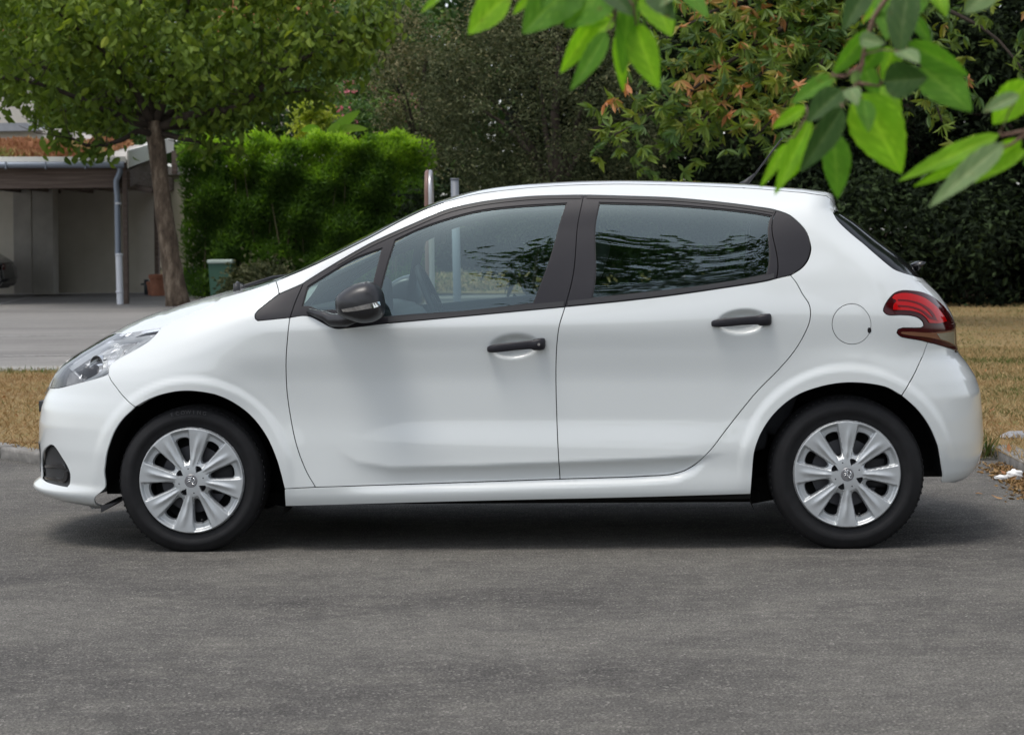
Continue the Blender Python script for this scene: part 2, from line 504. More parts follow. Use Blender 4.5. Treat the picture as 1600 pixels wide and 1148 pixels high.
def conv(curve):
    out = []
    for p in curve:
        if len(p) == 3: out.append((p[1], p[2]))       # ('q', xi, z)
        else: out.append(pick(*p))
    return out
def spline(pts, h):
    """centripetal Catmull-Rom through pts, sampled about every h"""
    P = np.array(pts, float)
    if len(P) == 2:
        L = np.linalg.norm(P[1] - P[0]); k = max(1, int(L / h))
        return P[0] + (P[1] - P[0]) * np.linspace(0, 1, k + 1)[:, None]
    Q = np.vstack([2 * P[0] - P[1], P, 2 * P[-1] - P[-2]])
    out = [P[0]]
    for i in range(1, len(Q) - 2):
        p0, p1, p2, p3 = Q[i - 1], Q[i], Q[i + 1], Q[i + 2]
        t0 = 0; t1 = t0 + max(np.linalg.norm(p1 - p0), 1e-6) ** .5; t2 = t1 + max(np.linalg.norm(p2 - p1), 1e-6) ** .5; t3 = t2 + max(np.linalg.norm(p3 - p2), 1e-6) ** .5
        k = max(1, int(np.linalg.norm(p2 - p1) / h))
        for t in t1 + (t2 - t1) * np.arange(1, k + 1) / k:
            A1 = (t1-t)/(t1-t0)*p0 + (t-t0)/(t1-t0)*p1; A2 = (t2-t)/(t2-t1)*p1 + (t-t1)/(t2-t1)*p2; A3 = (t3-t)/(t3-t2)*p2 + (t-t2)/(t3-t2)*p3
            B1 = (t2-t)/(t2-t0)*A1 + (t-t0)/(t2-t0)*A2; B2 = (t3-t)/(t3-t1)*A2 + (t-t1)/(t3-t1)*A3
            out.append((t2-t)/(t2-t1)*B1 + (t-t1)/(t2-t1)*B2)
    return np.array(out)
def ring_of(curves, h=0.008):
    pts = []
    for c in curves:
        s = spline(conv(c), h)
        pts.append(s[:-1] if len(curves) > 1 or True else s)
    P = np.vstack(pts)
    keep = [0]
    for i in range(1, len(P)):
        if np.linalg.norm(P[i] - P[keep[-1]]) > h * 0.25: keep.append(i)
    if np.linalg.norm(P[keep[-1]] - P[0]) < h * 0.25: keep.pop()
    return P[keep]
def area(P):
    return 0.5 * np.sum(P[:, 0] * np.roll(P[:, 1], -1) - np.roll(P[:, 0], -1) * P[:, 1])
def inset(P, d):
    """move a closed ring inwards by d"""
    if d == 0: return P
    s = 1 if area(P) > 0 else -1
    e = np.roll(P, -1, 0) - P; e /= np.linalg.norm(e, axis=1)[:, None] + 1e-12
    n = np.stack([-e[:, 1], e[:, 0]], 1) * s
    npv = np.roll(n, 1, 0)
    mN = n + npv; L2 = np.sum(mN * mN, 1)
    mN = mN * (2 / np.maximum(L2, 0.5))[:, None] / 1.0
    return P + mN * 0.5 * d * 2 / 1.0 * 0.5 * 1.0 if False else P + (n + npv) / np.maximum(np.sum((n + npv) ** 2, 1) / 2, 0.35)[:, None] * d
def inside(P, Q):
    """points Q inside ring P"""
    x, y = Q[:, 0], Q[:, 1]; r = np.zeros(len(Q), bool)
    x1, y1 = P[:, 0], P[:, 1]; x2, y2 = np.roll(x1, -1), np.roll(y1, -1)
    for a, b, c, d in zip(x1, y1, x2, y2):
        if b == d: continue
        m_ = ((b > y) != (d > y))
        if not m_.any(): continue
        r ^= m_ & (x < (c - a) * (y - b) / (d - b) + a)
    return r
def fill(rings, h, extra=None):
    """triangulate region: rings[0] minus rings[1:], with interior points; returns pts, tris, ring index lists"""
    P0 = rings[0]
    lo, hi = P0.min(0), P0.max(0)
    gx = np.arange(lo[0] + h / 2, hi[0], h); gy = np.arange(lo[1] + h / 2, hi[1], h)
    Q = np.stack(np.meshgrid(gx, gy, indexing='ij'), 2).reshape(-1, 2)
    if extra is not None:
        for (cx, cy, rx, ry, hh) in extra:
            if cx + rx < lo[0] or cx - rx > hi[0]: continue
            ax, ay = np.meshgrid(np.arange(cx - rx, cx + rx, hh), np.arange(cy - ry, cy + ry, hh), indexing='ij')
            m_ = (np.abs(Q[:, 0] - cx) < rx) & (np.abs(Q[:, 1] - cy) < ry)
            Q = np.vstack([Q[~m_], np.stack([ax, ay], 2).reshape(-1, 2)])
    k = inside(P0, Q)
    for r in rings[1:]: k &= ~inside(r, Q)
    Q = Q[k]
    allr = np.vstack(rings)
    # drop points too near a ring
    if len(Q):
        from mathutils.kdtree import KDTree
        kd = KDTree(len(allr))
        for i, p in enumerate(allr): kd.insert((p[0], p[1], 0), i)
        kd.balance()
        Q = np.array([q for q in Q if kd.find((q[0], q[1], 0))[2] > h * 0.45])
    pts = np.vstack([allr, Q]) if len(Q) else allr
    edges = []; off = 0; loops = []
    for r in rings:
        n = len(r); edges += [(off + i, off + (i + 1) % n) for i in range(n)]
        loops.append(list(range(off, off + n))); off += n
    vo, eo, fo, ov, oe, of = delaunay_2d_cdt([Vector((p[0], p[1])) for p in pts], edges, [], 0, 1e-6, True)
    V = np.array([(v.x, v.y) for v in vo]); T = np.array([tuple(f) for f in fo], int)
    cen = V[T].mean(1)
    k = inside(P0, cen)
    for r in rings[1:]: k &= ~inside(r, cen)
    T = T[k]
    mp = {}
    for i, o_ in enumerate(ov):
        for q in o_: mp[q] = i
    loops = [[mp[i] for i in l if i in mp] for l in loops]
    return V, T, loops
EXTRA = []
CAR = empty('parked_car', (0, CAR_Y, 0), -YAW)
def mirror_verts(V):
    W = np.array(V, float).copy(); W[:, 1] = 2 * YC - W[:, 1]; return W
def finish(name, V, T, Nn, mat, parent, sides, label=None):
    """sides: 'near', 'both' (two objects), 'full' (one mesh, both halves)"""
    V = np.asarray(V); Nn = np.asarray(Nn)
    res = []
    T = [tuple(t) for t in T]
    if sides == 'full':
        n = len(V)
        V2 = np.vstack([V, mirror_verts(V)]); Nm = Nn.copy(); Nm[:, 1] *= -1
        o = mesh_obj(name, V2, T + [tuple(n + i for i in t[::-1]) for t in T], mat, parent, normals=np.vstack([Nn, Nm]))
        res.append(o)
    else:
        o = mesh_obj(name, V, T, mat, parent, normals=Nn); res.append(o)
        if sides == 'both':
            Nm = Nn.copy(); Nm[:, 1] *= -1
            pp = parent
            if parent is not None and parent.name + '__m' in MIRR: pp = MIRR[parent.name + '__m']
            o2 = mesh_obj(name, mirror_verts(V), [t[::-1] for t in T], mat, pp, normals=Nm)
            MIRR[o.name + '__m'] = o2
            res.append(o2)
    if label: res[0]['label'] = label
    return res[0]
MIRR = {}
def panel(name, curves, mat, parent=None, gap=0.0026, off=0.0, h=0.012, flange=0.02, sides='both', holes=(), edge=0.0016, label=None, extra=None, rings=None, flat=None, hr=0.008, pane=False):
    parent = parent or CAR
    rings = rings if rings is not None else [ring_of(curves, hr)] + [ring_of(c, hr) for c in holes]
    R0 = [inset(rings[0], gap)] + [inset(r, -gap * 0) for r in rings[1:]]
    V2, T, loops = fill(R0, h, extra)
    P = gs(G, V2[:, 0], V2[:, 1]); Nn = gs(GNS if pane else GN, V2[:, 0], V2[:, 1]); Nn /= np.linalg.norm(Nn, axis=1)[:, None]
    P = P + Nn * off
    # orientation
    a, b, c = P[T[:, 0]], P[T[:, 1]], P[T[:, 2]]
    fn = np.cross(b - a, c - a); s = np.sum(fn * Nn[T[:, 0]], 1)
    T = np.where(s[:, None] < 0, T[:, ::-1], T)
    T = [tuple(t) for t in T]
    V = list(P); NN = list(Nn)
    if flange > 0:
        for li, l in enumerate(loops):
            base = rings[li]
            pl = V2[l]
            outw = (pl - inset(pl, 0.001)) / 0.001 * (1 if li == 0 else -1)
            o2 = pl + outw * edge * 0.6
            pb = gs(G, o2[:, 0], o2[:, 1]); nb = gs(GN, o2[:, 0], o2[:, 1]); nb /= np.linalg.norm(nb, axis=1)[:, None]
            p0 = P[l]; side_n = pb - p0; side_n /= np.linalg.norm(side_n, axis=1)[:, None] + 1e-9
            k0 = len(V)
            r1 = p0 + side_n * edge * 0.6 - nb * edge
            r2 = p0 + side_n * edge * 0.6 - nb * flange
            n1 = side_n * 0.8 + nb * 0.6; n1 /= np.linalg.norm(n1, axis=1)[:, None]
            V += list(r1) + list(r1) + list(r2); NN += list(n1) + list(side_n) + list(side_n)
            n = len(l)
            ccw = area(pl) > 0
            # orientation: decide using first quad
            for i in range(n):
                j = (i + 1) % n
                q1 = (l[i], l[j], k0 + j, k0 + i); q2 = (k0 + n + i, k0 + n + j, k0 + 2 * n + j, k0 + 2 * n + i)
                fn = np.cross(V[q2[1]] - V[q2[0]], V[q2[2]] - V[q2[0]])
                if np.dot(fn, NN[q2[0]]) < 0: q1 = q1[::-1]; q2 = q2[::-1]
                T += [q1, q2]
    return finish(name, np.array(V), T, np.array(NN), mat, parent, sides, label)

# ---- traced curves (photo pixels)
D1 = [(453, 496), (449, 531), (447, 563), (448, 605), (452.5, 642), (463, 694), (478.7, 736), (493, 761)]
FBOT = [(493, 761), (468, 762.3), (444.5, 763.5)]
ARCHF = [(167, 793), (162, 764), (163, 734), (171, 693), (188, 659), (217, 632), (251, 617), (284, 611), (318, 613), (355, 624), (389, 647), (414, 678), (430.6, 713.5), (440, 745), (444.5, 763.5)]
ARCHF_A = [(167, 793), (162, 764), (163, 734), (171, 693), (188, 659), (211, 636)]
ARCHF_B = [(211, 636), (230, 625), (251, 617), (284, 611), (318, 613), (355, 624), (389, 647), (414, 678), (430.6, 713.5), (440, 745), (444.5, 763.5)]
BGAP = [(211, 636), (193, 620), (179.5, 603), (169, 585)]
HLR = [(169, 585), (169.7, 574), (175, 566.5), (190, 557.5), (212.5, 545.5), (235, 531), (245.5, 520), (251.5, 512)]
HLB = [(77.5, 606.5), (92.5, 606), (107.5, 602.5), (130, 596.5), (152.5, 590.5), (169, 585)]
HLT = [(251.5, 512), (212.5, 518), (197.5, 520.8), (187, 520), (172, 523), (152.5, 533), (130, 547), (107.5, 562), (95.5, 572), (85, 586), (77.5, 606.5)]
HGAP = [(251.5, 512), (290, 494), (330, 477), (376, 458), (405, 448.5), (431, 439)]
APG = [(431, 439), (434, 449), (436, 459)]
DLOF = [(436, 459), (420, 471), (404, 484)]
DLOC = [(404, 484), (398.5, 491), (399, 498), (402.7, 501)]
DLOB = [(402.7, 501), (428, 498.6), (453, 496)]
APU = [(431, 439), (472.5, 422), (510, 405), (547.5, 386.5), (585, 367.5), (622.5, 347), (660, 329), (697, 315)]
ROOFE = [(697, 315), (735, 305), (772.5, 299), (829, 293), (897, 289), (972.5, 287.5), (1047.5, 289), (1122.5, 291.5), (1178.7, 294.5), (1216, 297.5), (1253.7, 300.5), (1291, 306)]
SPOIL = [(1291, 306), (1300, 314), (1303, 324), (1302.6, 334)]
RGE = [(1302.6, 334), (1309, 345), (1325, 361), (1348, 380), (1370.6, 399.6), (1393, 418), (1407, 424.5), (1425, 430)]
DTOP = [(436, 459), (474, 442.5), (477.5, 440), (526, 410), (575, 382), (600, 370), (645, 350), (697.5, 328), (735, 318.7), (772.5, 312.4), (828.7, 306.7), (885, 304.9), (912, 304.6), (972.5, 306), (1047.5, 308.7), (1122.5, 315.5), (1178.7, 322.6), (1213, 328.5), (1238.7, 339.5), (1257.5, 358), (1266, 380), (1265, 398.7), (1253.7, 417.5), (1235, 430)]
DTOP_A = DTOP[:2]; DTOP_B = DTOP[1:13]; DTOP_C = DTOP[12:18]; DTOP_D = DTOP[17:]
WAISTR = [(1235, 430), (1213, 435), (1197.5, 439), (1122.5, 451), (1047.5, 461.7), (972.5, 470.5), (916, 476), (883, 479.3)]
WAISTR_B = WAISTR[1:]
WAISTF = [(883, 479.3), (810, 486), (735, 493), (660, 500), (600, 505.5), (562, 510)]
MIRB = [(562, 510), (542.5, 512.4), (526, 513.2), (515, 510), (502, 502.7), (485.6, 494.6), (474, 493), (453, 496)]
BPIL = [(912, 304.6), (900, 382), (883, 479.3)]
BDR = [(883, 479.3), (873.7, 510), (870, 540), (868.8, 568), (868.8, 605), (871, 678), (875, 748)]
FDB = [(493, 761), (640, 756), (760, 752), (875, 748)]
RDB = [(875, 748), (1003.7, 743.6), (1056, 739), (1082, 728), (1108.6, 704.7), (1135, 670.6), (1182.5, 612), (1216, 578), (1240, 550), (1256, 524), (1265.5, 500), (1265, 477.5), (1253.7, 458.7), (1235, 430)]
SILLB = [(1173, 772), (1000, 777), (700, 784), (446, 791)]
SILLF = [(446, 791), (444.5, 763.5)]
ARCHR_A = [(1173, 772), (1175.5, 740.6), (1179.6, 703), (1192, 671.7), (1214, 642), (1245, 618), (1283, 604), (1320.6, 598), (1358, 599.6), (1386, 605.5), (1409, 618)]
ARCHR_B = [(1409, 618), (1433.5, 640), (1452, 665), (1465, 693.6), (1470.5, 722), (1471, 754)]
RBG = [(1409, 618), (1420, 600), (1433.5, 574.5), (1442, 556), (1450, 534.5)]
TLB = [(1494, 548), (1479, 542.3), (1461, 537), (1450, 534.5)]
TLB2 = [(1450, 534.5), (1438.5, 531.5), (1416, 527.8), (1407, 525.3), (1401.6, 519.7), (1403.4, 515), (1411, 512.4)]
TLI = [(1411, 512.4), (1438.5, 512.4)]
TLI2 = [(1438.5, 512.4), (1443.5, 509.5), (1442.6, 503.8), (1436, 497), (1425, 493), (1406.8, 491.8), (1386.4, 491.4), (1380.5, 486), (1382, 479), (1388.7, 467.6), (1397.8, 458.5), (1409, 454.4), (1425, 454.4), (1443, 457.4), (1461, 466.4), (1474.7, 479), (1485, 492.5), (1491, 505)]
pTR = pick(1491, 505); pTB = pick(1494, 548)
XIE = XI1 + SPR * 0.60      # just past the outline at the tail
XIc = XI1 + SPR; XIn = XI0 - SPF

_fc0 = pick(1332, 506.3)
FLAP = [[('q', _fc0[0] + 0.0803 * cos(t), _fc0[1] + 0.0803 * sin(t)) for t in np.linspace(0, 2 * pi, 25)]]
# ---- outer panels
panel('front_fender', [D1, FBOT, ARCHF_B[::-1], BGAP, HLR, HGAP, APG, DLOF, DLOC, DLOB], M['paint'], flange=0.03)
zb = pick(1425, 430)
hatch_edge = [(1425, 430), ('q', XIE - 0.10, pick(1436, 436)[1]), ('q', XIE, pick(1452, 447)[1]), ('q', XIE + 0.01, pick(1480, 480)[1]), ('q', XIE, pTR[1])]
panel('side_body', [APU, ROOFE, SPOIL, RGE, hatch_edge, [('q', XIE, pTR[1]), (1491, 505)], TLI2[::-1], TLI[::-1], TLB2[::-1], RBG[::-1], ARCHR_A[::-1], SILLB, SILLF, FBOT[::-1], FDB, RDB, DTOP[::-1], APG[::-1]], M['paint'], flange=0.03, h=0.011, holes=[FLAP])
HEX = [(HANDLES[0][0], HANDLES[0][1], 0.11, 0.06, 0.005), (HANDLES[1][0], HANDLES[1][1], 0.11, 0.06, 0.005)]
fdoor = panel('front_door', [D1, FDB, BDR[::-1], WAISTF, MIRB], M['paint'], extra=HEX, h=0.011)
rdoor = panel('rear_door', [BDR, RDB, WAISTR], M['paint'], extra=HEX, h=0.011)
# front bumper runs to the centre line
zbt = pick(77.5, 606.5)[1]; zfb = pick(120, 788)[1]
FOG = [[(78, 694), (71, 699), (65.5, 711), (63.8, 723), (63.8, 746)], [(63.8, 746), (72.6, 753), (85.7, 757), (105, 761)], [(105, 761), (108.6, 756.6), (110, 741), (106.6, 730.5), (97.5, 715), (88.3, 700.5), (83, 695), (78, 694)]]
panel('front_bumper', [ARCHF_A, BGAP, HLB[::-1], [(77.5, 606.5), ('q', XIn + 0.25, zbt + .005), ('q', XIn, zbt)], [('q', XIn, zbt), ('q', XIn, zfb)], [('q', XIn, zfb), ('q', XIn + 0.4, zfb - .003), (117, 789), (140, 791.5), (167, 793)]], M['paint'], sides='full', h=0.010, holes=[FOG], gap=0.0015, flange=0.008)
zrb = pick(1480, 752)[1]
panel('rear_bumper', [ARCHR_B[::-1], RBG, TLB[::-1], [(1494, 548), ('q', XIE, pTB[1] - .004), ('q', XIc, pTB[1] - .01)], [('q', XIc, pTB[1] - .01), ('q', XIc, zrb)], [('q', XIc, zrb), ('q', XIE, zrb), (1495, 753), (1471, 754)]], M['paint'], sides='full', h=0.012, flange=.008)
panel('tailgate', [hatch_edge[::1], [('q', XIE, pTR[1]), ('q', XIE, pTB[1])], [('q', XIE, pTB[1]), ('q', XIc, pTB[1])], [('q', XIc, pTB[1]), ('q', XIc, pick(1436, 434)[1])], [('q', XIc, pick(1436, 434)[1]), ('q', XIE, pick(1436, 434)[1]), (1425, 430)]], M['paint'], sides='full', h=0.014)
# ---- more panels
FLAPI = [[('q', _fc0[0] + 0.0765 * cos(t), _fc0[1] + 0.0765 * sin(t)) for t in np.linspace(0, 2 * pi, 25)]]
ff = panel('fuel_flap', FLAPI, M['paint'], gap=0.0, sides='near', flange=0.01, edge=0.001)
nt_ = pick(1358.5, 516)
panel('flap_latch', [[('q', nt_[0] + 0.008 * cos(t), nt_[1] + 0.011 * sin(t)) for t in np.linspace(0, 2 * pi, 13)]], M['black_gloss'], parent=ff, off=0.001, gap=0, sides='near', flange=0.004, h=.004, hr=.003)
# headlamps
hl = panel('headlamp', [HLT, HLB, HLR], M['lens'], h=0.010, flange=0.012, edge=0.001, gap=0.002)
hlm = MIRR[hl.name + '__m']
# tail lamps
TL = [TLB, TLB2, TLI, TLI2, [(1491, 505), ('q', XIE - .02, pTR[1]), ('q', XIE + 0.10, pTR[1])], [('q', XIE + 0.10, pTR[1]), ('q', XIE + 0.10, pTB[1])], [('q', XIE + 0.10, pTB[1]), ('q', XIE - .02, pTB[1]), (1494, 548)]]
def tail_mat(name, c, rough=.08):
    return simple(name, c, rough=rough, coat=.0, spec=.3)
M['tl_dark'] = tail_mat('dark_red_lens', (0.045, 0.001, 0.002))
M['tl_red'] = tail_mat('bright_red_lens', (0.42, 0.001, 0.002))
M['tl_mid'] = tail_mat('mid_red_lens', (0.12, 0.001, 0.002))
M['tl_amber'] = tail_mat('amber_clear_lens', (0.20, 0.09, 0.05))
tl = panel('tail_lamp', TL, M['tl_dark'], h=0.010, flange=0.02, gap=0.0012, off=0.002)
TR1 = [[(1397, 461), (1409, 458.5), (1425, 460), (1445, 467), (1462, 480), (1474, 494), (1478, 502)], [(1478, 502), (1466, 505), (1451, 504.5)], [(1451, 504.5), (1446, 497), (1437, 490), (1424, 486), (1395, 484)], [(1395, 484), (1396, 476), (1400, 470), (1394, 466), (1397, 461)]]
panel('red_light', TR1, M['tl_red'], parent=tl, off=0.0045, gap=0, flange=0.003, h=.006, hr=.004)
for dy in (0, 9):
    AR = [[(1402, 468 + dy), (1420, 469.5 + dy), (1440, 476 + dy), (1455, 487 + dy), (1462 + dy * .3, 499 + dy * .3)], [(1462 + dy * .3, 499 + dy * .3), (1458, 500)], [(1458, 500), (1451, 489 + dy), (1438, 478.5 + dy), (1420, 472 + dy), (1402, 470.5 + dy)], [(1402, 470.5 + dy), (1402, 468 + dy)]]
    panel('light_band', AR, M['tl_mid'], parent=tl, off=0.0055, gap=0, flange=0.001, h=.005, hr=.003)
TAm = [[(1409, 518.5), (1425, 518.5), (1447, 520), (1470, 518.5), (1488, 516)], [(1488, 516), (1490, 526), (1489.5, 540)], [(1489.5, 540), (1475, 533.5), (1450, 527), (1420, 523.5), (1410, 521.5)], [(1410, 521.5), (1407, 520), (1409, 518.5)]]
panel('reversing_light', TAm, M['tl_amber'], parent=tl, off=0.0045, gap=0, flange=0.002, h=.005, hr=.004)
TAg = [[(1462, 521), (1489, 517.5)], [(1489, 517.5), (1490.5, 527), (1490, 539)], [(1490, 539), (1478, 533), (1468, 530)], [(1468, 530), (1462, 521)]]
panel('light_facet', TAg, M['chrome'], parent=tl, off=0.0055, gap=0, flange=0.001, h=.005, hr=.004)

# window surrounds
GAPU = [(453, 496), (462, 470), (474, 442.5)]
QG = [[(471, 479), (480, 446.5)], [(480, 446.5), (510, 428), (555, 402), (598, 386)], [(598, 386), (584.7, 440), (574, 484)], [(574, 484), (526, 484.5), (497, 485), (484, 479.5), (471, 479)]]
MG = [[(616.5, 374), (660, 354), (716, 335.6), (753.7, 327), (810, 320.6), (886.5, 316)], [(886.5, 316), (868, 378.7), (851, 431), (834, 474)], [(834, 474), (735, 485.6), (660, 491), (582, 497)], [(582, 497), (594, 450), (605, 409), (616.5, 374)]]
RG = [[(936, 315), (972.5, 316), (1047.5, 318.5), (1122.5, 324.5), (1178.7, 331), (1207, 336)], [(1207, 336), (1203, 380), (1199, 428.7)], [(1199, 428.7), (1122.5, 443.7), (1047.5, 453), (972.5, 461), (923.7, 466)], [(923.7, 466), (929, 391), (936, 315)]]
REARU = [(1213, 328.5), (1210, 380), (1213, 435)]
ffr = panel('window_frame', [GAPU, DTOP_B, BPIL, WAISTF, MIRB], M['black_satin'], parent=fdoor, holes=[QG, MG], flange=0.02, off=-0.0015, gap=.0022)
ffr['label'] = 'satin black surround of the front door windows'
rfr = panel('window_frame', [BPIL[::-1], DTOP_C, REARU, WAISTR_B], M['black_satin'], parent=rdoor, holes=[RG], flange=0.02, off=-0.0015, gap=.0022)
panel('pillar_trim', [DTOP_D, WAISTR[:2], REARU[::-1]], M['black_satin'], flange=0.01, off=-.0005)
panel('corner_trim', [DTOP_A, GAPU[::-1], DLOB[::-1], DLOC[::-1], DLOF[::-1]], M['black_satin'], flange=0.01, off=-.0015)
def shift(cv, dx, dy): return [(a + dx, b + dy) for a, b in cv]
def strip(name, cv, dx, dy, mat, parent, off, **kw):
    c2 = shift(cv, dx, dy)
    return panel(name, [cv, [cv[-1], c2[-1]], c2[::-1], [c2[0], cv[0]]], mat, parent=parent, off=off, gap=.0008, flange=.004, h=.008, hr=.006, **kw)
W2 = [(881, 479), (810, 485.8), (735, 492.8), (660, 499.8), (606, 504.5)]
strip('waist_moulding', W2, 0, -8.5, M['black_plastic'], fdoor, .0035)
W3 = [(1210, 434.5), (1197.5, 438), (1122.5, 450), (1047.5, 460.7), (972.5, 469.5), (887, 478)]
strip('waist_moulding', W3, 0, -8, M['black_plastic'], rdoor, .0035)
strip('upper_seal', [(c[0], c[1] + 1) for c in DTOP[3:12]] + [(908, 305.8)], 0.6, 4.5, M['rubber_seal'], fdoor, .001)
strip('upper_seal', [(917, 306), (972.5, 307.3), (1047.5, 310), (1122.5, 316.6), (1178.7, 323.8), (1209, 329)], -0.3, 4, M['rubber_seal'], rdoor, .001)
for nm, rg, par in (('quarter_glass', QG, fdoor), ('window_pane', MG, fdoor), ('window_pane', RG, rdoor)):
    r = ring_of(rg, .01)
    panel(nm, None, M['glass'], parent=par, rings=[r], gap=-0.008, off=-0.009, flange=0, h=.02, pane=True)
# dark rims inside the panes (felt channels)
for rg, par in ((MG, fdoor), (RG, rdoor), (QG, fdoor)):
    r = ring_of(rg, .01)
    panel('window_channel', None, M['rubber_seal'], parent=par, rings=[inset(r, -0.004), inset(r, 0.0045)], gap=0, off=-0.006, flange=0.004, h=.02)

# black sheet behind the gaps, with door cards
HOLED = [DTOP[2:17] + [(1213, 328.5)], [(1213, 328.5), (1210, 380), (1206, 433)], [(1206, 433), (1122.5, 446), (1047.5, 456), (972.5, 464), (916, 470), (810, 480), (735, 488), (660, 495), (580, 500)], [(580, 500), (497, 488), (470, 482), (466, 465), (477.5, 440)]]
BK = [[(300, 497), (376, 462), (431, 443)], APU, ROOFE, SPOIL, RGE, [(1425, 430), (1450, 470)], [(1450, 470), (1390, 495), (1450, 530)], RBG[::-1], ARCHR_A[::-1], SILLB, SILLF, ARCHF_B[::-1], BGAP, HLR, HGAP[:3]]
BK[0] = [(330, 477), (376, 458), (405, 448.5), (431, 439)]
br = [inset(ring_of(BK, .012), .006), ring_of(HOLED, .012)]
panel('inner_body', None, M['inner'], rings=br, gap=0, off=-.026, flange=0, h=.03)

# ---- lofts over the top: windscreen, roof, bonnet
SILT = [(360, 454), (397.5, 447), (435, 435), (472.5, 417), (510, 397.5), (547.5, 378.7), (585, 361), (622.5, 343), (660, 324), (693.7, 311), (735, 299), (772.5, 293), (829, 287), (897.5, 283), (972.5, 281.7), (1047.5, 283), (1122.5, 285.5), (1178.7, 288), (1216, 292), (1253.7, 294.5), (1291, 299.4), (1310, 306)]
def rail(curves, h=.02):
    P = np.vstack([spline(conv(c), h)[(0 if i == 0 else 1):] for i, c in enumerate(curves)])
    return gs(G, P[:, 0], P[:, 1])
def across(E, dx, A, p=2.3, rr=0.0, lam=.035, n=30):
    """one cross line from the near rail point to the far one"""
    w = np.concatenate([[0, .004, .01, .02, .035], np.linspace(.055, 1, n)])
    g = 1 - (1 - w) ** p
    half = YC - E[1]
    e = 1 - np.exp(-w * half / lam)
    g2 = 1 - (1 - w) ** 2
    near = np.stack([E[0] + dx * g2, E[1] + half * w, E[2] + A * g + rr * e], 1)
    far = near[:-1][::-1].copy(); far[:, 1] = 2 * YC - far[:, 1]
    return np.vstack([near, far])
def calib(E, dx, sil, **kw):
    sx = [s[0] for s in sil]; sy = [s[1] for s in sil]
    lo, hi = -0.15, 0.3
    for _ in range(25):
        mdl = (lo + hi) / 2
        L = across(E, dx, mdl, **kw)
        px, py = proj_local(L)
        if np.min(py - np.interp(px, sx, sy)) < 0: hi = mdl
        else: lo = mdl
    return (lo + hi) / 2
def loft(name, rows, mat, parent=None, **kw):
    V = np.vstack(rows); n = len(rows[0])
    T = [(a * n + b, (a + 1) * n + b, (a + 1) * n + b + 1, a * n + b + 1) for a in range(len(rows) - 1) for b in range(n - 1)]
    a, b, c = V[T[0][0]], V[T[0][1]], V[T[0][2]]
    if np.cross(b - a, c - a)[2] < 0: T = [t[::-1] for t in T]
    return mesh_obj(name, V, T, mat, parent or CAR)
E1 = rail([APU]); E2 = rail([ROOFE]); E3 = rail([SPOIL], .006)
EW = np.vstack([E1, E2[1:]])
nw = len(E1)
fx = np.linspace(0, 1, nw)
dxw = np.concatenate([-(0.27 - 0.15 * fx), -0.12 * np.clip(1 - (np.arange(1, len(E2)) / 26.0), 0, 1) + 0.05 * sstep(.75, 1, np.arange(1, len(E2)) / (len(E2) - 1))])
rrw = np.concatenate([np.full(nw, .003), .003 + .009 * sstep(0, 1, np.arange(1, len(E2)) / 12.0)])
Aw = np.array([calib(EW[k], dxw[k], SILT, rr=rrw[k]) for k in range(len(EW))])
Aw = sm(Aw, np.exp(-0.5 * (np.arange(-5, 6) / 2.2) ** 2) / np.exp(-0.5 * (np.arange(-5, 6) / 2.2) ** 2).sum())
rows = [across(EW[k], dxw[k], Aw[k], rr=rrw[k]) for k in range(len(EW))]
M['ws_glass'] = glass_mat('windscreen_glass', (0.45, 0.56, 0.53), ior=1.5, gain=1.2)
wso = loft('windscreen', rows[:nw], M['ws_glass'])
bandr = []
for k in range(nw):     # black ceramic border along the pillar and header
    bandr.append(rows[k][:9] + np.array([-.001, 0, .002]))
def band(name, rr_, mat, par):
    V = np.vstack(rr_); n = len(rr_[0])
    T = [(a * n + b, (a + 1) * n + b, (a + 1) * n + b + 1, a * n + b + 1) for a in range(len(rr_) - 1) for b in range(n - 1)]
    return mesh_obj(name, V, T, mat, par)
band('glass_border', bandr, M['black_gloss'], wso)
band('glass_border', [mirror_verts(r) for r in bandr], M['black_gloss'], wso)
xr_off = np.interp(E3[:, 2], ZG, XR) - E3[:, 0]
rows_r = rows[nw - 1:] + [across(E3[k], 0.05 + (xr_off[k] - 0.05) * min(1, k / 4.0) * .6, Aw[-1] * (1 - k / len(E3)), rr=rrw[-1]) for k in range(1, len(E3))]
roof = loft('roof', rows_r, M['paint'])
hl_rows = [r + np.array([0, 0, -.035]) for r in rows[nw - 1:len(rows) - 1]]
hl_rows = [r[6:-6] for r in hl_rows]
loft('headliner', hl_rows, M['headliner'])
# rear screen (part of the tail skin)
zt = E3[-1][2]
RGL = [RGE, hatch_edge[:2], [hatch_edge[1], ('q', XIc, pick(1436, 434)[1])], [('q', XIc, pick(1436, 434)[1]), ('q', XIc, zt)], [('q', XIc, zt), ('q', (XIc + pick(1302.6, 334)[0]) / 2, zt), (1302.6, 334)]]
rg = panel('rear_screen', RGL, M['screen'], sides='full', h=.02, flange=0.004, gap=.001, off=-.002)
rg['label'] = 'dark tinted rear screen'
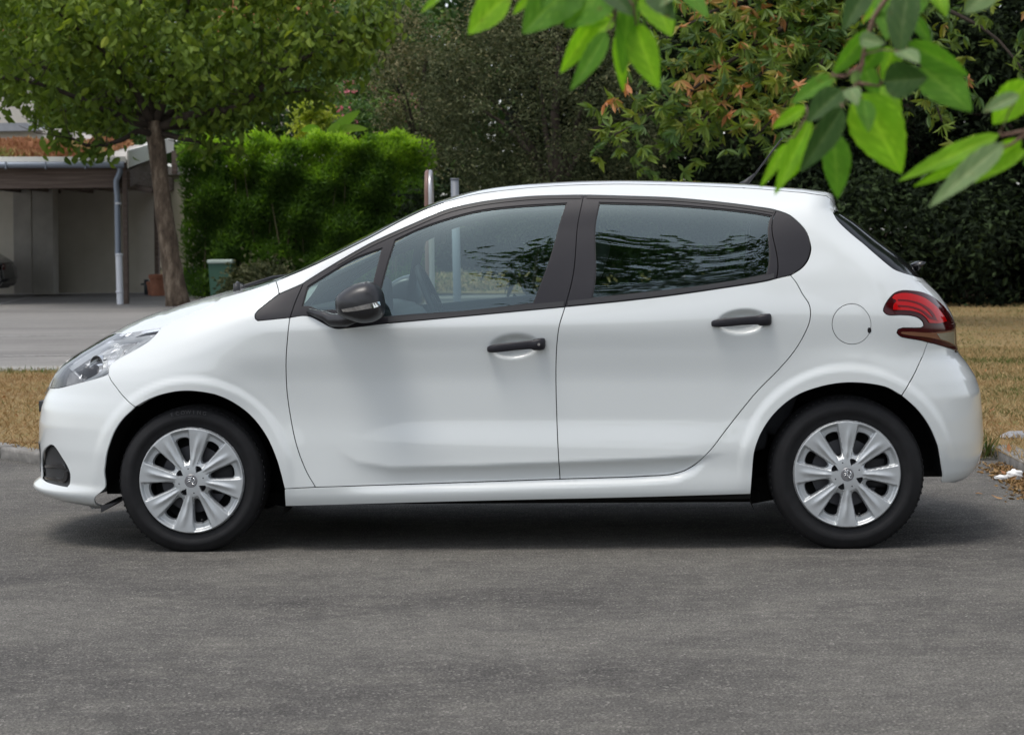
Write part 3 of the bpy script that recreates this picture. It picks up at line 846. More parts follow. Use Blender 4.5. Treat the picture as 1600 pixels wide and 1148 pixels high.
# bonnet
hf = [(77.5, 606.5), (85, 586), (95.5, 572), (107.5, 562), (130, 547), (152.5, 533), (172, 523), (187, 520), (197.5, 520.8), (212.5, 518), (251.5, 512)]
EH = rail([hf, HGAP], .015)
SILH = [(60, 640), (77, 607), (84, 585), (99, 566), (125, 549.5), (167, 525), (209, 502), (251, 485.7), (293, 473), (326, 462.7), (359, 454), (400, 447), (432, 440)]
kx = (EH[:, 0] - EH[:, 0].min()) / (EH[:, 0].max() - EH[:, 0].min())
xc0 = np.interp(EH[0, 2], ZG, XN)
dxh = -((EH[0, 0] - xc0) * (1 - kx) ** 1.6 + 0.06)
dxh[0] = xc0 - EH[0, 0]
Ah = np.array([calib(EH[k], dxh[k], SILH, rr=.0, p=2.6) for k in range(len(EH))])
Ah[:3] = np.minimum(Ah[:3], [0.0, .01, .03])
Ah = sm(Ah, np.exp(-0.5 * (np.arange(-4, 5) / 1.8) ** 2) / np.exp(-0.5 * (np.arange(-4, 5) / 1.8) ** 2).sum())
Ah[0] = 0
rowsH = [across(EH[k], dxh[k], Ah[k], p=2.6) for k in range(len(EH))]
for r in rowsH:     # step down a little at the shut line so that a gap shows
    r[0, 2] -= .004; r[-1, 2] -= .004; r[0, 1] += .002; r[-1, 1] -= .002
bonnet = loft('bonnet', rowsH, M['paint'])
# scuttle (cowl) with wiper arms
cow = []
for k in range(5):
    t = k / 4
    e = EH[-1] * (1 - t) + E1[0] * t
    e = e + np.array([0.0 + .02 * t, 0.02, -.012])
    cow.append(across(e, -0.06 * (1 - t) - .27 * t, (Ah[-1] * (1 - t) + Aw[0] * t), p=2.4))
cw = loft('scuttle_panel', [rowsH[-1] + np.array([-.03, 0, -.012]), rows[0] + np.array([.02, 0, -.004])], M['black_plastic'])
for yy in (.42, 1.05):
    bm = bmesh.new()
    i = int(np.argmin(np.abs(rows[0][:, 1] - yy))); p0 = rows[0][i] + np.array([-.03, 0, .012]); i2 = int(np.argmin(np.abs(rows[0][:, 1] - (yy + .45)))); p1 = rows[1][i2] + np.array([-.01, 0, .02])
    add_tube(bm, [p0, (p0 + p1) / 2 + np.array([-.01, 0, .012]), p1], [.009, .007, .005], 8)
    add_tube(bm, [p0 + np.array([0, 0, -.03]), p0 + np.array([0, 0, .012])], [.016, .013], 10)
    bm_obj('wiper', bm, M['black_plastic'], CAR)

# ---- door handles
def section(c, hy, hz, n=16, e=3.0):
    return [(c[0], c[1] + hy * 1.15 * np.sign(cos(t)) * abs(cos(t)) ** (2 / e), c[2] + hz * 1.28 * np.sign(sin(t)) * abs(sin(t)) ** (2 / e)) for t in np.linspace(0, 2 * pi, n, endpoint=False)]
def handle(pl, pr, keyhole, parent):
    bm = bmesh.new()
    (xl, zl), (xr, zr) = side(*pl, -0.02), side(*pr, -0.02)
    prof = [(0.0, .004, .004, .004), (.01, -.004, .012, .0075), (.05, -.010, .014, .0105), (.12, -.020, .010, .0125), (.22, -.026, .007, .013), (.5, -.030, .006, .0125), (.68, -.029, .006, .013), (.76, -.026, .008, .0135), (.79, -.022, .012, .015), (.80, -.020, .014, .0168), (.90, -.016, .017, .0185), (.965, -.012, .017, .018), (.99, -.008, .012, .015), (1.0, -.004, .006, .008)]
    rings = []
    for t, yc, hy, hz in prof:
        dz = 0.006 * sin(pi * t) * 1.0
        pts = section((xl + (xr - xl) * t, yc + .004, zl + (zr - zl) * t + (.0 if t > .78 else dz * .4)), hy, hz)
        rings.append([bm.verts.new(p) for p in pts])
    n = 16
    for a in range(len(rings) - 1):
        for b in range(n): bm.faces.new((rings[a][b], rings[a + 1][b], rings[a + 1][(b + 1) % n], rings[a][(b + 1) % n]))
    bm.faces.new(rings[0]); bm.faces.new(rings[-1][::-1])
    bmesh.ops.recalc_face_normals(bm, faces=bm.faces)
    o = bm_obj('door_handle', bm, M['black_satin'], parent, autosmooth=50)
    if keyhole:
        bm = bmesh.new(); x, z = side(*keyhole, -.03)
        add_lathe(bm, [(.0, -.033), (.0055, -.033), (.0062, -.031), (.0062, -.024)], 20, 'Y', (x, 0, z))
        bmesh.ops.recalc_face_normals(bm, faces=bm.faces)
        bm_obj('lock_cylinder', bm, M['chrome'], parent, autosmooth=40)
    # far side copy
    me = o.data.copy()
    for v in me.vertices: v.co.y = 2 * YC - v.co.y
    me.flip_normals()
    o2 = bpy.data.objects.new('door_handle', me); C.objects.link(o2); o2.parent = MIRR[parent.name + '__m']
handle((760.5, 546), (852, 537), (842, 538), fdoor)
handle((1111.5, 506), (1206, 499), None, rdoor)

# ---- door mirror
MO = [(575, 439.3), (586, 442.6), (597, 454), (601, 471), (600, 491), (588, 501), (567, 504.5), (550.6, 500.5), (530, 492), (524.6, 477.5), (526, 464.5), (541, 451.5), (558.7, 442.6)]
mo = np.array([side(a, b, -0.10) for a, b in MO]); 
mo_s = spline([tuple(p) for p in np.vstack([mo, mo[:1]])], .012)[:-1]
mc = np.array([side(568, 474, -0.10)])[0]
def mirror_body(m_):
    bm = bmesh.new(); rings = []
    for y, s, ox in ((-.005, .62, -.01), (-.015, .82, -.006), (-.04, .93, -.003), (-.08, .99, 0), (-.12, 1.0, 0), (-.155, .965, .001), (-.18, .88, .002), (-.197, .74, .003), (-.208, .55, .004), (-.213, .32, .004), (-.2145, .12, .004)):
        q = (mo_s - mc) * s + mc
        yy = y if not m_ else 2 * YC - y
        rings.append([bm.verts.new((p[0] + ox + (.012 if p[0] > mc[0] + .05 else 0) * 0, yy, p[1])) for p in q])
    n = len(mo_s)
    for a in range(len(rings) - 1):
        for b in range(n): bm.faces.new((rings[a][b], rings[a][(b + 1) % n], rings[a + 1][(b + 1) % n], rings[a + 1][b]))
    bm.faces.new(rings[0]); bm.faces.new(rings[-1])
    bmesh.ops.recalc_face_normals(bm, faces=bm.faces)
    return bm
M['mirror'] = simple('mirror_cap_plastic', (0.018, 0.018, 0.020), rough=0.33, bump=.0001, bscale=1500)
fdoor_m = MIRR[fdoor.name + '__m']
for m_, par in ((False, fdoor), (True, fdoor_m)):
    o = bm_obj('door_mirror', mirror_body(m_), M['mirror'], par)
    y0, sg = (0, 1) if not m_ else (2 * YC, -1)
    bm = bmesh.new()
    A_ = side(487, 492, 0); Bm = side(520, 501, 0); Cc = side(560, 497, -.08)
    for p, q, r1, r2 in (((A_[0], .01, A_[1]), (Bm[0], -.012, Bm[1]), .020, .030), ((Bm[0], -.012, Bm[1]), (Cc[0], -.08, Cc[1]), .030, .026)):
        pass
    pts = [(side(480, 486, 0)[0], .014, side(480, 486, 0)[1]), (Bm[0] - .03, .0, Bm[1] + .018), (Bm[0], -.02, Bm[1] + .003), (side(540, 500, -.06)[0], -.055, side(540, 500, -.06)[1]), (Cc[0], -.10, Cc[1] + .01)]
    pts = [(p[0], y0 + sg * p[1], p[2]) for p in pts]
    add_tube(bm, pts, [.010, .020, .026, .026, .022], 16)
    bm_obj('mirror_arm', bm, M['mirror'], par)
    # indicator strip laid on the cap
    dg = bpy.context.evaluated_depsgraph_get()
    if not m_:
        tree = BVHTree.FromPolygons([v.co for v in o.data.vertices], [tuple(p.vertices) for p in o.data.polygons])
        top = [(534, 483.2), (550, 480.5), (570, 476), (585, 472.5), (596, 470.5)]; bot = [(536, 487), (552, 486.2), (572, 483), (584, 481), (594, 477.5)]
        V = []; 
        for cv, kk in ((top, 0), (top, .0025), (bot, .0025), (bot, 0)):
            for p in spline([tuple(c) for c in cv], 3.0):
                d = Vector(to_local_dir(ray(*p))).normalized(); h_ = tree.ray_cast(_camv, d)
                V.append(h_[0] + h_[1] * (kk) - h_[1] * (.003 if kk == 0 else 0))
        n1 = len(spline([tuple(c) for c in top], 3.0)); n2 = len(spline([tuple(c) for c in bot], 3.0))
        n = min(n1, n2)
        A0, A1, B1, B0 = V[:n1], V[n1:2 * n1], V[2 * n1:2 * n1 + n2], V[2 * n1 + n2:]
        rs = [A0[:n], A1[:n], B1[:n], B0[:n]]
        Vv = [v for r in rs for v in r]
        Ff = [(a * n + b, a * n + b + 1, (a + 1) * n + b + 1, (a + 1) * n + b) for a in range(3) for b in range(n - 1)]
        ind = mesh_obj('indicator', Vv, Ff, M['chrome'], par, smooth=False)
    # mirror glass
    bm = bmesh.new()
    xg = mc[0] + .092
    add_box(bm, xg - .034, xg - .026, min(y0 + sg * -.17, y0 + sg * -.04), max(y0 + sg * -.17, y0 + sg * -.04), mc[1] - .035, mc[1] + .045, .01)
    bm_obj('mirror_glass', bm, M['chrome'], par)

# ---- headlamp insides
def facet_mat():
    mt, nt, p = new_mat('faceted_reflector')
    p.inputs['Metallic'].default_value = .72; p.inputs['Roughness'].default_value = .10
    tc = N(nt, 'ShaderNodeTexCoord'); mp = N(nt, 'ShaderNodeMapping'); mp.inputs['Scale'].default_value = (9, 9, 16); mp.inputs['Rotation'].default_value = (0, .5, 0)
    vo = N(nt, 'ShaderNodeTexVoronoi', feature='F1'); vo.inputs['Scale'].default_value = 1.6
    nt.links.new(tc.outputs['Object'], mp.inputs[0]); nt.links.new(mp.outputs[0], vo.inputs['Vector'])
    ve = N(nt, 'ShaderNodeVectorMath', operation='SUBTRACT'); ve.inputs[1].default_value = (.5, .5, .12)
    nt.links.new(vo.outputs['Color'], ve.inputs[0])
    sc_ = N(nt, 'ShaderNodeVectorMath', operation='SCALE'); sc_.inputs['Scale'].default_value = 1.6
    nt.links.new(ve.outputs[0], sc_.inputs[0])
    ge = N(nt, 'ShaderNodeNewGeometry')
    ad = N(nt, 'ShaderNodeVectorMath', operation='ADD'); nt.links.new(ge.outputs['Normal'], ad.inputs[0]); nt.links.new(sc_.outputs[0], ad.inputs[1])
    no = N(nt, 'ShaderNodeVectorMath', operation='NORMALIZE'); nt.links.new(ad.outputs[0], no.inputs[0])
    nt.links.new(no.outputs[0], p.inputs['Normal'])
    p.inputs['Base Color'].default_value = (.95, .96, .97, 1)
    return mt
M['facet'] = facet_mat()
HR = ring_of([HLT, HLB, HLR], .008)
for lampo, sd_ in ((hl, 'near'), (hlm, 'far')):
    pass
panel('reflector', None, M['facet'], parent=hl, rings=[HR], gap=.004, off=-.022, flange=0, h=.012)
BZ = [[(82, 604), (88, 588), (97, 575), (108, 565)], [(108, 565), (112, 566), (102, 580), (97, 592), (96, 603)], [(96, 603), (82, 604)]]
panel('lamp_bezel', BZ, M['black_gloss'], parent=hl, gap=0, off=-.010, flange=.01, h=.01)
for cv in ([[(128, 594), (150, 582), (176, 562), (184, 546), (184, 540)], [(184, 540), (189, 542), (189, 548), (180, 564), (154, 585), (132, 596)], [(132, 596), (128, 594)]],
           [[(105, 571), (130, 553), (152, 540), (175, 530), (190, 527), (232, 521)], [(232, 521), (232, 524), (190, 530.5), (177, 534), (154, 544), (132, 557), (107, 575)], [(107, 575), (105, 571)]],
           [[(186, 556), (210, 536), (240, 520)], [(240, 520), (242, 523), (213, 539), (190, 559)], [(190, 559), (186, 556)]]):
    panel('reflector_rib', cv, M['silver'], parent=hl, gap=0, off=-.010, flange=.012, h=.01, hr=.006)
for cv in ([[(122, 588), (134, 568), (150, 568), (148, 590)], [(148, 590), (135, 594), (122, 588)]],
           [[(112, 574), (126, 566), (132, 568), (120, 582)], [(120, 582), (112, 574)]]):
    panel('lamp_insert', cv, M['black_gloss'], parent=hl, gap=0, off=-.014, flange=.006, h=.01, hr=.006)
bm = bmesh.new(); xb_, zb_ = side(160, 566, .2)
q = gs(G, *[np.array([v]) for v in pick(148, 572)])[0]
add_lathe(bm, [(.0, .006), (.02, .004), (.034, -.004), (.040, -.016), (.042, -.016), (.042, .01)], 28, 'Y', (0, 0, 0))
for v in bm.verts: v.co = Matrix.Rotation(radians(-38), 4, 'Z') @ v.co + Vector((q[0] + .012, q[1] + .035, q[2]))
bm_obj('bulb_bowl', bm, M['chrome'], hl, autosmooth=50)

# ---- fog lamp recess in the bumper
FR = ring_of(FOG, .006)
fg = panel('fog_surround', None, M['black_plastic'], rings=[FR], gap=0.0, off=-.018, flange=0.0, h=.01)
FB = [[(66, 727), (80, 725.5), (96, 727), (98, 733)], [(98, 733), (82, 731), (66, 730.5)], [(66, 730.5), (66, 727)]]
panel('fog_trim', FB, M['black_gloss'], parent=fg, gap=0, off=-.010, flange=.006, h=.008, hr=.004)
FB = [[(66, 747), (82, 750), (96, 753), (101, 748), (101, 737)], [(101, 737), (97, 737), (96, 745), (92, 748.5), (82, 746), (66, 744)], [(66, 744), (66, 747)]]
panel('fog_trim', FB, M['black_gloss'], parent=fg, gap=0, off=-.010, flange=.006, h=.008, hr=.004)
# number plate holders, grille, antenna, rear wiper
bm = bmesh.new(); zz = side(70, 634, .8)[1]; xx = np.interp(zz, ZG, XN)
add_box(bm, xx + .004, xx + .06, YC - .26, YC + .26, zz - .012, zz + .036, .006)
bm_obj('plate_holder', bm, M['black_plastic'], CAR)
zg1 = side(70, 700, .8)[1]
GR = [[('q', XIn + .30, zg1 + .05), ('q', XIn, zg1 + .05)], [('q', XIn, zg1 + .05), ('q', XIn, zg1 - .07)], [('q', XIn, zg1 - .07), ('q', XIn + .26, zg1 - .07)], [('q', XIn + .26, zg1 - .07), ('q', XIn + .30, zg1 + .05)]]
panel('grille', GR, M['black_plastic'], sides='full', gap=0, off=.002, flange=.008, h=.02)
bm = bmesh.new()
Yw = CAR_Y + YC
a0 = side(1164, 287, YC); a1 = side(1180, 272, YC); a2 = side(1222, 216, YC)
add_tube(bm, [(a0[0] - .015, YC, a0[1] - .012), (a0[0] + .005, YC, a0[1] + .004), (a1[0], YC, a1[1])], [.018, .013, .005], 10)
add_tube(bm, [(a1[0], YC, a1[1]), (a2[0], YC, a2[1])], [.0045, .003], 8)
bm_obj('antenna', bm, M['black_plastic'], CAR)
bm = bmesh.new(); w0 = side(1424, 415, YC - .2); w1 = side(1446, 409, YC - .2); w2 = side(1432, 424, YC - .2)
vs = [bm.verts.new(p) for y in (YC - .24, YC + .1) for p in ((w0[0], y, w0[1]), (w1[0] - .02, y, w1[1] + .003), (w1[0], y, w1[1]), (w2[0], y, w2[1]))]
bm.faces.new(vs[:4]); bm.faces.new(vs[4:][::-1])
for i in range(4): bm.faces.new((vs[i], vs[i + 4], vs[(i + 1) % 4 + 4], vs[(i + 1) % 4]))
bmesh.ops.recalc_face_normals(bm, faces=bm.faces); bmesh.ops.bevel(bm, geom=bm.edges[:], offset=.003, segments=2, affect='EDGES')
bm_obj('rear_wiper', bm, M['black_gloss'], CAR)

# ---- wheels
R_CAP = 0.2095
def hubcap(parent, rot):
    a = R_CAP
    rings = [np.array([(a * cos(t), a * sin(t)) for t in np.linspace(0, 2 * pi, 120, endpoint=False)])]
    opn = []
    for k in range(8):
        th = radians(103 - 45.7 * 0 - 45 * k) + rot
        alt = (k % 2 == 1)
        half_o = radians(9.9); half_i = radians(10.2)
        ri, ro = (.33 if not alt else .37) * a, .82 * a
        P = [( .47 * a, -half_i * .95), (.66 * a, -half_o), (ro * .97, -half_o * .93), (ro * 1.0, -half_o * .6), (ro * 1.01, 0), (ro, half_o * .6), (ro * .97, half_o * .93), (.66 * a, half_o), (.47 * a, half_i * .95), (ri * 1.06, half_i * .6), (ri, 0), (ri * 1.06, -half_i * .6)]
        Q = [(r * cos(th + w), r * sin(th + w)) for r, w in P]
        s = spline(Q + Q[:1], .004)[:-1]
        opn.append(s); rings.append(s)
        if alt:
            P = [(.17 * a, 0), (.29 * a, radians(13)), (.31 * a, 0), (.29 * a, -radians(13))]
            s = spline([(r * cos(th + w), r * sin(th + w)) for r, w in P] + [(P[0][0] * cos(th), P[0][0] * sin(th))], .003)[:-1]
            rings.append(s)
    V2, T, loops = fill(rings, .0036)
    def hgt(x, z):
        r = np.hypot(x, z); th = np.arctan2(z, x)
        # dish: hub stands out, spokes dip a little then rise to the rim
        h = .016 - .005 * sstep(.14, .55, r / a) + .003 * sstep(.5, .95, r / a)
        h -= .020 * sstep(.965, 1.0, r / a) ** 2
        q = np.mod(th - rot - radians(103) + pi / 8 * 0, pi / 4) / (pi / 4)      # 0 at an opening centre
        d = np.minimum(q, 1 - q) * 2                     # 0 opening centre, 1 spoke centre
        rad = np.clip((r / a - .30) / .10, 0, 1)
        pocket = sstep(.80, .70, d) * rad                 # near the openings the sheet falls back
        outer = sstep(.80, .93, r / a)
        pk = np.where(r / a < .955, 1, 0) * sstep(.955, .93, r / a)
        # spoke facets
        h -= .016 * sstep(.52, .40, d) * rad * (1 - 0 * outer) * sstep(.965, .90, r / a)
        # asymmetric ridge on each spoke
        qq = np.where(q < .5, q, q)
        h += .0050 * np.exp(-((q - .5 + .16 * (r / a - .6)) / .085) ** 2) * sstep(.25, .42, r / a) * sstep(.95, .62, r / a)
        return h
    x, z = V2[:, 0], V2[:, 1]
    h = hgt(x, z); e = 5e-4
    n = np.stack([(hgt(x - e, z) - hgt(x + e, z)) / (2 * e), np.ones(len(x)) * 1.0, (hgt(x, z - e) - hgt(x, z + e)) / (2 * e)], 1)
    V = np.stack([x, -h, z], 1)
    nn = np.stack([n[:, 0], -np.ones(len(x)), n[:, 2]], 1); nn /= np.linalg.norm(nn, axis=1)[:, None]
    A_, B_2, C_2 = V[T[:, 0]], V[T[:, 1]], V[T[:, 2]]
    s = np.cross(B_2 - A_, C_2 - A_)[:, 1]
    T = np.where(s[:, None] > 0, T[:, ::-1], T)
    V = list(V); nn = list(nn); T = [tuple(t) for t in T]
    for li, l in enumerate(loops):
        k0 = len(V); nL = len(l)
        P = np.array([V[i] for i in l]); cen = P.mean(0)
        d = .018 if li else .02
        sh = np.array([0, d, 0])
        sc = (0.90 if li else 1.0)
        P2 = (P - cen) * sc + cen + sh
        tang = np.roll(P, -1, 0) - np.roll(P, 1, 0); sn = np.cross(tang, [0, 1, 0]); sn /= np.linalg.norm(sn, axis=1)[:, None] + 1e-9
        outd = P - cen; sg = np.sign(np.sum(sn * outd, 1)); sn *= sg[:, None]
        if li: sn = -sn
        sn[:, 1] = -.25 if li else 0; sn /= np.linalg.norm(sn, axis=1)[:, None]
        V += list(P) + list(P2); nn += list(sn) + list(sn)
        for i in range(nL):
            j = (i + 1) % nL
            qd = (k0 + i, k0 + j, k0 + nL + j, k0 + nL + i)
            f = np.cross(np.array(V[qd[1]]) - V[qd[0]], np.array(V[qd[2]]) - V[qd[0]])
            if np.dot(f, nn[qd[0]]) < 0: qd = qd[::-1]
            T.append(qd)
    cap = mesh_obj('hub_cap', V, T, M['silver'], parent, normals=nn)
    return cap
M['emblem'] = simple('emblem_grey', (0.22, 0.22, 0.23), rough=.4, metal=.6)
def wheel(cx, cz, yface, rot, steer=0.0, far=False, text=None, R=None):
    R = R or (cz + .009)
    w = empty('wheel', (cx, yface, cz), (pi if far else 0) + steer, CAR)
    W = .185
    bm = bmesh.new()
    prof = [(.196, .020), (.205, .006), (.212, .002), (.222, -.003), (.232, -.004), (.236, -.007), (.250, -.0095), (.258, -.0095), (.262, -.008), (.280, -.003), (.290, .004), (.2975, .016)]
    k = R / .302
    pts = [(r if r < .21 else .21 + (r - .21) * (R - .21) / .092, h) for r, h in prof]
    pts += [(R - .0005, .026)]
    for g in range(4):
        y0 = .042 + g * .028
        pts += [(R, y0 - .001), (R - .007, y0), (R - .007, y0 + .006), (R, y0 + .007)]
    pts += [(R - .0005, W - .02), (R - .006, W - .006), (R - .03, W + .004), (.24, W + .004), (.205, W - .01), (.196, W - .03)]
    add_lathe(bm, pts, 144, 'Y')
    for v in bm.verts:
        zz = v.co.z + cz
        if zz < .0:
            v.co.z = -cz + .0005
            if v.co.y < .03: v.co.y -= .004
    bmesh.ops.recalc_face_normals(bm, faces=bm.faces)
    ty = bm_obj('tyre', bm, M['tyre'], w, autosmooth=40)
    # shoulder sipes as small blocks cut visible at the edge
    bm = bmesh.new()
    for i in range(72):
        a0 = 2 * pi * i / 72
        mt = Matrix.Rotation(-a0, 4, 'Y')
        if R * sin(a0) + cz < .02: continue
        add_box(bm, R - .004, R - .0006, .010, .024, -.0045, .0045, 0, mt)
    bm_obj('tread_block', bm, M['tyre'], w, smooth=False)['kind'] = 'stuff'
    bm = bmesh.new()
    add_lathe(bm, [(.212, .004), (.205, .004), (.200, .02), (.185, .045), (.180, .16), (.0, .16)], 64, 'Y')
    bm_obj('rim', bm, M['steel_dark'], w, autosmooth=40)
    bm = bmesh.new()
    add_lathe(bm, [(.0, .058), (.072, .058), (.075, .062), (.075, .070), (.1325, .070), (.1325, .092), (.0, .092)], 64, 'Y')
    bm_obj('brake_disc', bm, M['disc'], w, autosmooth=40)
    bm = bmesh.new()
    add_box(bm, .07, .16, .055, .11, -.06, .06, .012)
    bm_obj('brake_caliper', bm, M['steel_dark'], w)
    cap = hubcap(w, rot)
    # centre emblem: round plate with a raised rearing figure
    bm = bmesh.new()
    add_lathe(bm, [(.0, -.0185), (.0232, -.0185), (.0255, -.0165), (.0255, -.010)], 40, 'Y')
    bm_obj('emblem_disc', bm, M['emblem'], cap, autosmooth=40)
    bm = bmesh.new()
    for st in (((-.014, .013), (-.006, .016), (.0, .010), (-.002, .0), (.004, -.010), (.0, -.017)), ((.0, .008), (-.010, .005), (-.015, .001)), ((-.001, .001), (-.010, -.003), (-.014, -.008)), ((.002, -.006), (.012, -.004), (.015, .004), (.011, .012)), ((.004, -.010), (.011, -.014), (.016, -.013)), ((-.004, .014), (.004, .016), (.007, .010))):
        add_tube(bm, [(x, -.0192, z) for x, z in st], .0017, 6)
    bm_obj('emblem_figure', bm, M['chrome'], cap)
    for k in range(4):
        th = radians(103 - 90 * k) + rot; bm = bmesh.new()
        add_lathe(bm, [(.0, -.0142), (.0028, -.0142), (.0028, -.010)], 10, 'Y', (.068 * cos(th) * .72, 0, .068 * sin(th) * .72))
        for v in bm.verts: v.co.y -= .0015
        bm_obj('screw_hole', bm, M['rubber_seal'], cap)
    bm = bmesh.new(); th = radians(-76) + rot * .3
    add_tube(bm, [(.165 * cos(th), .03, .165 * sin(th)), (.160 * cos(th), -.006, .160 * sin(th))], .0042, 8)
    bm_obj('valve', bm, M['rubber_seal'], w)
    if text:
        rr = .262; n = len(text)
        for i, ch in enumerate(text):
            cu = bpy.data.curves.new('letter', 'FONT'); cu.body = ch; cu.size = .021; cu.extrude = .0006; cu.align_x = 'CENTER'
            to = bpy.data.objects.new('letter', cu); C.objects.link(to)
            dg = bpy.context.evaluated_depsgraph_get(); me = bpy.data.meshes.new_from_object(to.evaluated_get(dg))
            bpy.data.objects.remove(to)
            ang = radians(92 - (i - (n - 1) / 2) * 4.6)
            mt = Matrix.Translation((rr * cos(ang), -.0092, rr * sin(ang))) @ Matrix.Rotation(-(ang - pi / 2), 4, 'Y') @ Matrix.Rotation(pi / 2, 4, 'X')
            me.transform(mt); me.materials.clear(); me.materials.append(M['tyre_text'])
            lo = bpy.data.objects.new('letter', me); C.objects.link(lo); lo.parent = ty
    return w
M['tyre_text'] = simple('tyre_letter_rubber', (0.045, 0.045, 0.048), rough=.5)
wheel(FW[0], FW[1], .045, 0.0, text='ECOWING')
wheel(RW[0], RW[1], .045, radians(8))
wheel(FW[0], FW[1], 2 * YC - .045, 0.0, far=True)
wheel(RW[0], RW[1], 2 * YC - .045, 0.3, far=True)

# ---- wheel housings, floor
for (cx, cz), R1, q0, q1 in ((FW, .375, -24, 184), (RW, .385, -4, 204)):
    for m_ in (False, True):
        bm = bmesh.new(); rings = []
        for y in (.10, .42):
            yy = y if not m_ else 2 * YC - y
            rings.append([bm.verts.new((cx + R1 * cos(t), yy, cz + R1 * sin(t))) for t in np.linspace(radians(q0), radians(q1), 40)])
        for i in range(39): bm.faces.new((rings[0][i], rings[0][i + 1], rings[1][i + 1], rings[1][i]))
        bm.faces.new(rings[1])
        bm_obj('wheel_housing', bm, M['inner'], CAR)
bm = bmesh.new()
xa = FW[0] + .37; xb = RW[0] - .37
add_box(bm, xa, xb, .09, 2 * YC - .09, .19, .27, .01)
add_box(bm, xa - .05, xb + .05, .34, 2 * YC - .34, .15, .20, .01)
add_box(bm, FW[0] - .42, FW[0] + .40, .42, 2 * YC - .42, .19, .60)
add_box(bm, RW[0] - .40, RW[0] + .42, .42, 2 * YC - .42, .24, .55)
bm_obj('underbody', bm, M['inner'], CAR, smooth=False)
bm = bmesh.new()     # splash flap ahead of the front wheel, jacking brackets
fx0, fz0 = side(160, 793, .1); fx1, fz1 = side(184, 786, .1)
vs = [bm.verts.new(p) for p in ((fx0, .07, fz0 + .01), (fx0, .07, fz0 - .016), (fx1, .07, fz1 + .005), (fx0, .40, fz0 + .01), (fx0, .40, fz0 - .016), (fx1, .40, fz1 + .005))]
bm.faces.new(vs[:3]); bm.faces.new(vs[3:][::-1]); bm.faces.new((vs[0], vs[1], vs[4], vs[3])); bm.faces.new((vs[1], vs[2], vs[5], vs[4])); bm.faces.new((vs[0], vs[3], vs[5], vs[2]))
bm_obj('splash_flap', bm, M['black_plastic'], CAR, smooth=False)

# ---- cabin
bm = bmesh.new()
prof = [(-1.02, .70), (-1.02, .90), (-.90, .945), (-.62, .955), (-.50, .93), (-.44, .86), (-.47, .72), (-.55, .60)]
r0 = [bm.verts.new((x, .10, z)) for x, z in prof]; r1 = [bm.verts.new((x, 2 * YC - .10, z)) for x, z in prof]
for i in range(len(prof)):
    j = (i + 1) % len(prof); bm.faces.new((r0[i], r0[j], r1[j], r1[i]))
bm.faces.new(r0); bm.faces.new(r1[::-1])
bmesh.ops.recalc_face_normals(bm, faces=bm.faces)
bmesh.ops.bevel(bm, geom=bm.edges[:], offset=.02, segments=3, affect='EDGES')
dash = bm_obj('dashboard', bm, M['cabin'], CAR, autosmooth=40)
bm = bmesh.new()
add_lathe(bm, [(.0, .0), (.10, .0), (.13, .03), (.13, .05), (.0, .05)], 32, 'Y')
for v in bm.verts: v.co = Matrix.Translation((-.52, .46, .955)) @ Matrix.Rotation(radians(90), 4, 'Z') @ v.co
bm_obj('instrument_cowl', bm, M['cabin'], dash)
bm = bmesh.new()
add_lathe(bm, [(.172 + .0145 * cos(t), .0145 * sin(t)) for t in np.linspace(0, 2 * pi, 14, endpoint=False)], 48, 'Z', closed=True)
add_lathe(bm, [(.0, -.02), (.05, -.02), (.055, .01), (.0, .012)], 24, 'Z')
for a in (0, pi * .5, pi):
    add_tube(bm, [(.04 * cos(a), .04 * sin(a), -.01), (.165 * cos(a), .165 * sin(a), 0)], .014, 8)
mt = Matrix.Translation((-.335, .46, .945)) @ Matrix.Rotation(radians(66), 4, 'Y') @ Matrix.Rotation(radians(90), 4, 'Z')
for v in bm.verts: v.co = mt @ v.co
bmesh.ops.recalc_face_normals(bm, faces=bm.faces)
bm_obj('steering_wheel', bm, M['black_plastic'], CAR)
def seat(x, y, w):
    t = []
    bm = bmesh.new()
    add_box(bm, -.50, .0, -w / 2, w / 2, .34, .50, .05, seg=3)
    mt = Matrix.Translation((.0, 0, .45)) @ Matrix.Rotation(radians(18), 4, 'Y')
    add_box(bm, -.07, .07, -w / 2, w / 2, -.02, .58, .05, mt, seg=3)
    add_box(bm, -.045, .045, -.13, .13, .63, .80, .04, mt, seg=3)
    add_tube(bm, [mt @ Vector((0, -.06, .5)), mt @ Vector((0, -.06, .7))], .007, 6); add_tube(bm, [mt @ Vector((0, .06, .5)), mt @ Vector((0, .06, .7))], .007, 6)
    for v in bm.verts: v.co += Vector((x, y, 0))
    return bm_obj('seat', bm, M['fabric'], CAR)
seat(.10, .47, .46); seat(.10, 2 * YC - .47, .46)
bm = bmesh.new()
add_box(bm, .52, 1.0, .22, 2 * YC - .22, .36, .52, .05)
mt = Matrix.Translation((1.0, 0, .45)) @ Matrix.Rotation(radians(20), 4, 'Y')
add_box(bm, -.07, .07, .24, 2 * YC - .24, -.02, .50, .05, mt)
for yy in (.45, 2 * YC - .45): add_box(bm, -.04, .04, yy - .12, yy + .12, .50, .66, .035, mt)
bm_obj('rear_bench', bm, M['fabric'], CAR)
bm = bmesh.new(); add_box(bm, 1.12, 1.55, .14, 2 * YC - .14, .90, .92, .005)
bm_obj('parcel_shelf', bm, M['cabin'], CAR)
# interior mirror
bm = bmesh.new(); add_box(bm, -.36, -.33, YC - .12, YC + .12, 1.20, 1.26, .012); add_tube(bm, [(-.345, YC, 1.25), (-.40, YC, 1.33)], .008, 8)
bm_obj('inside_mirror', bm, M['black_plastic'], CAR)
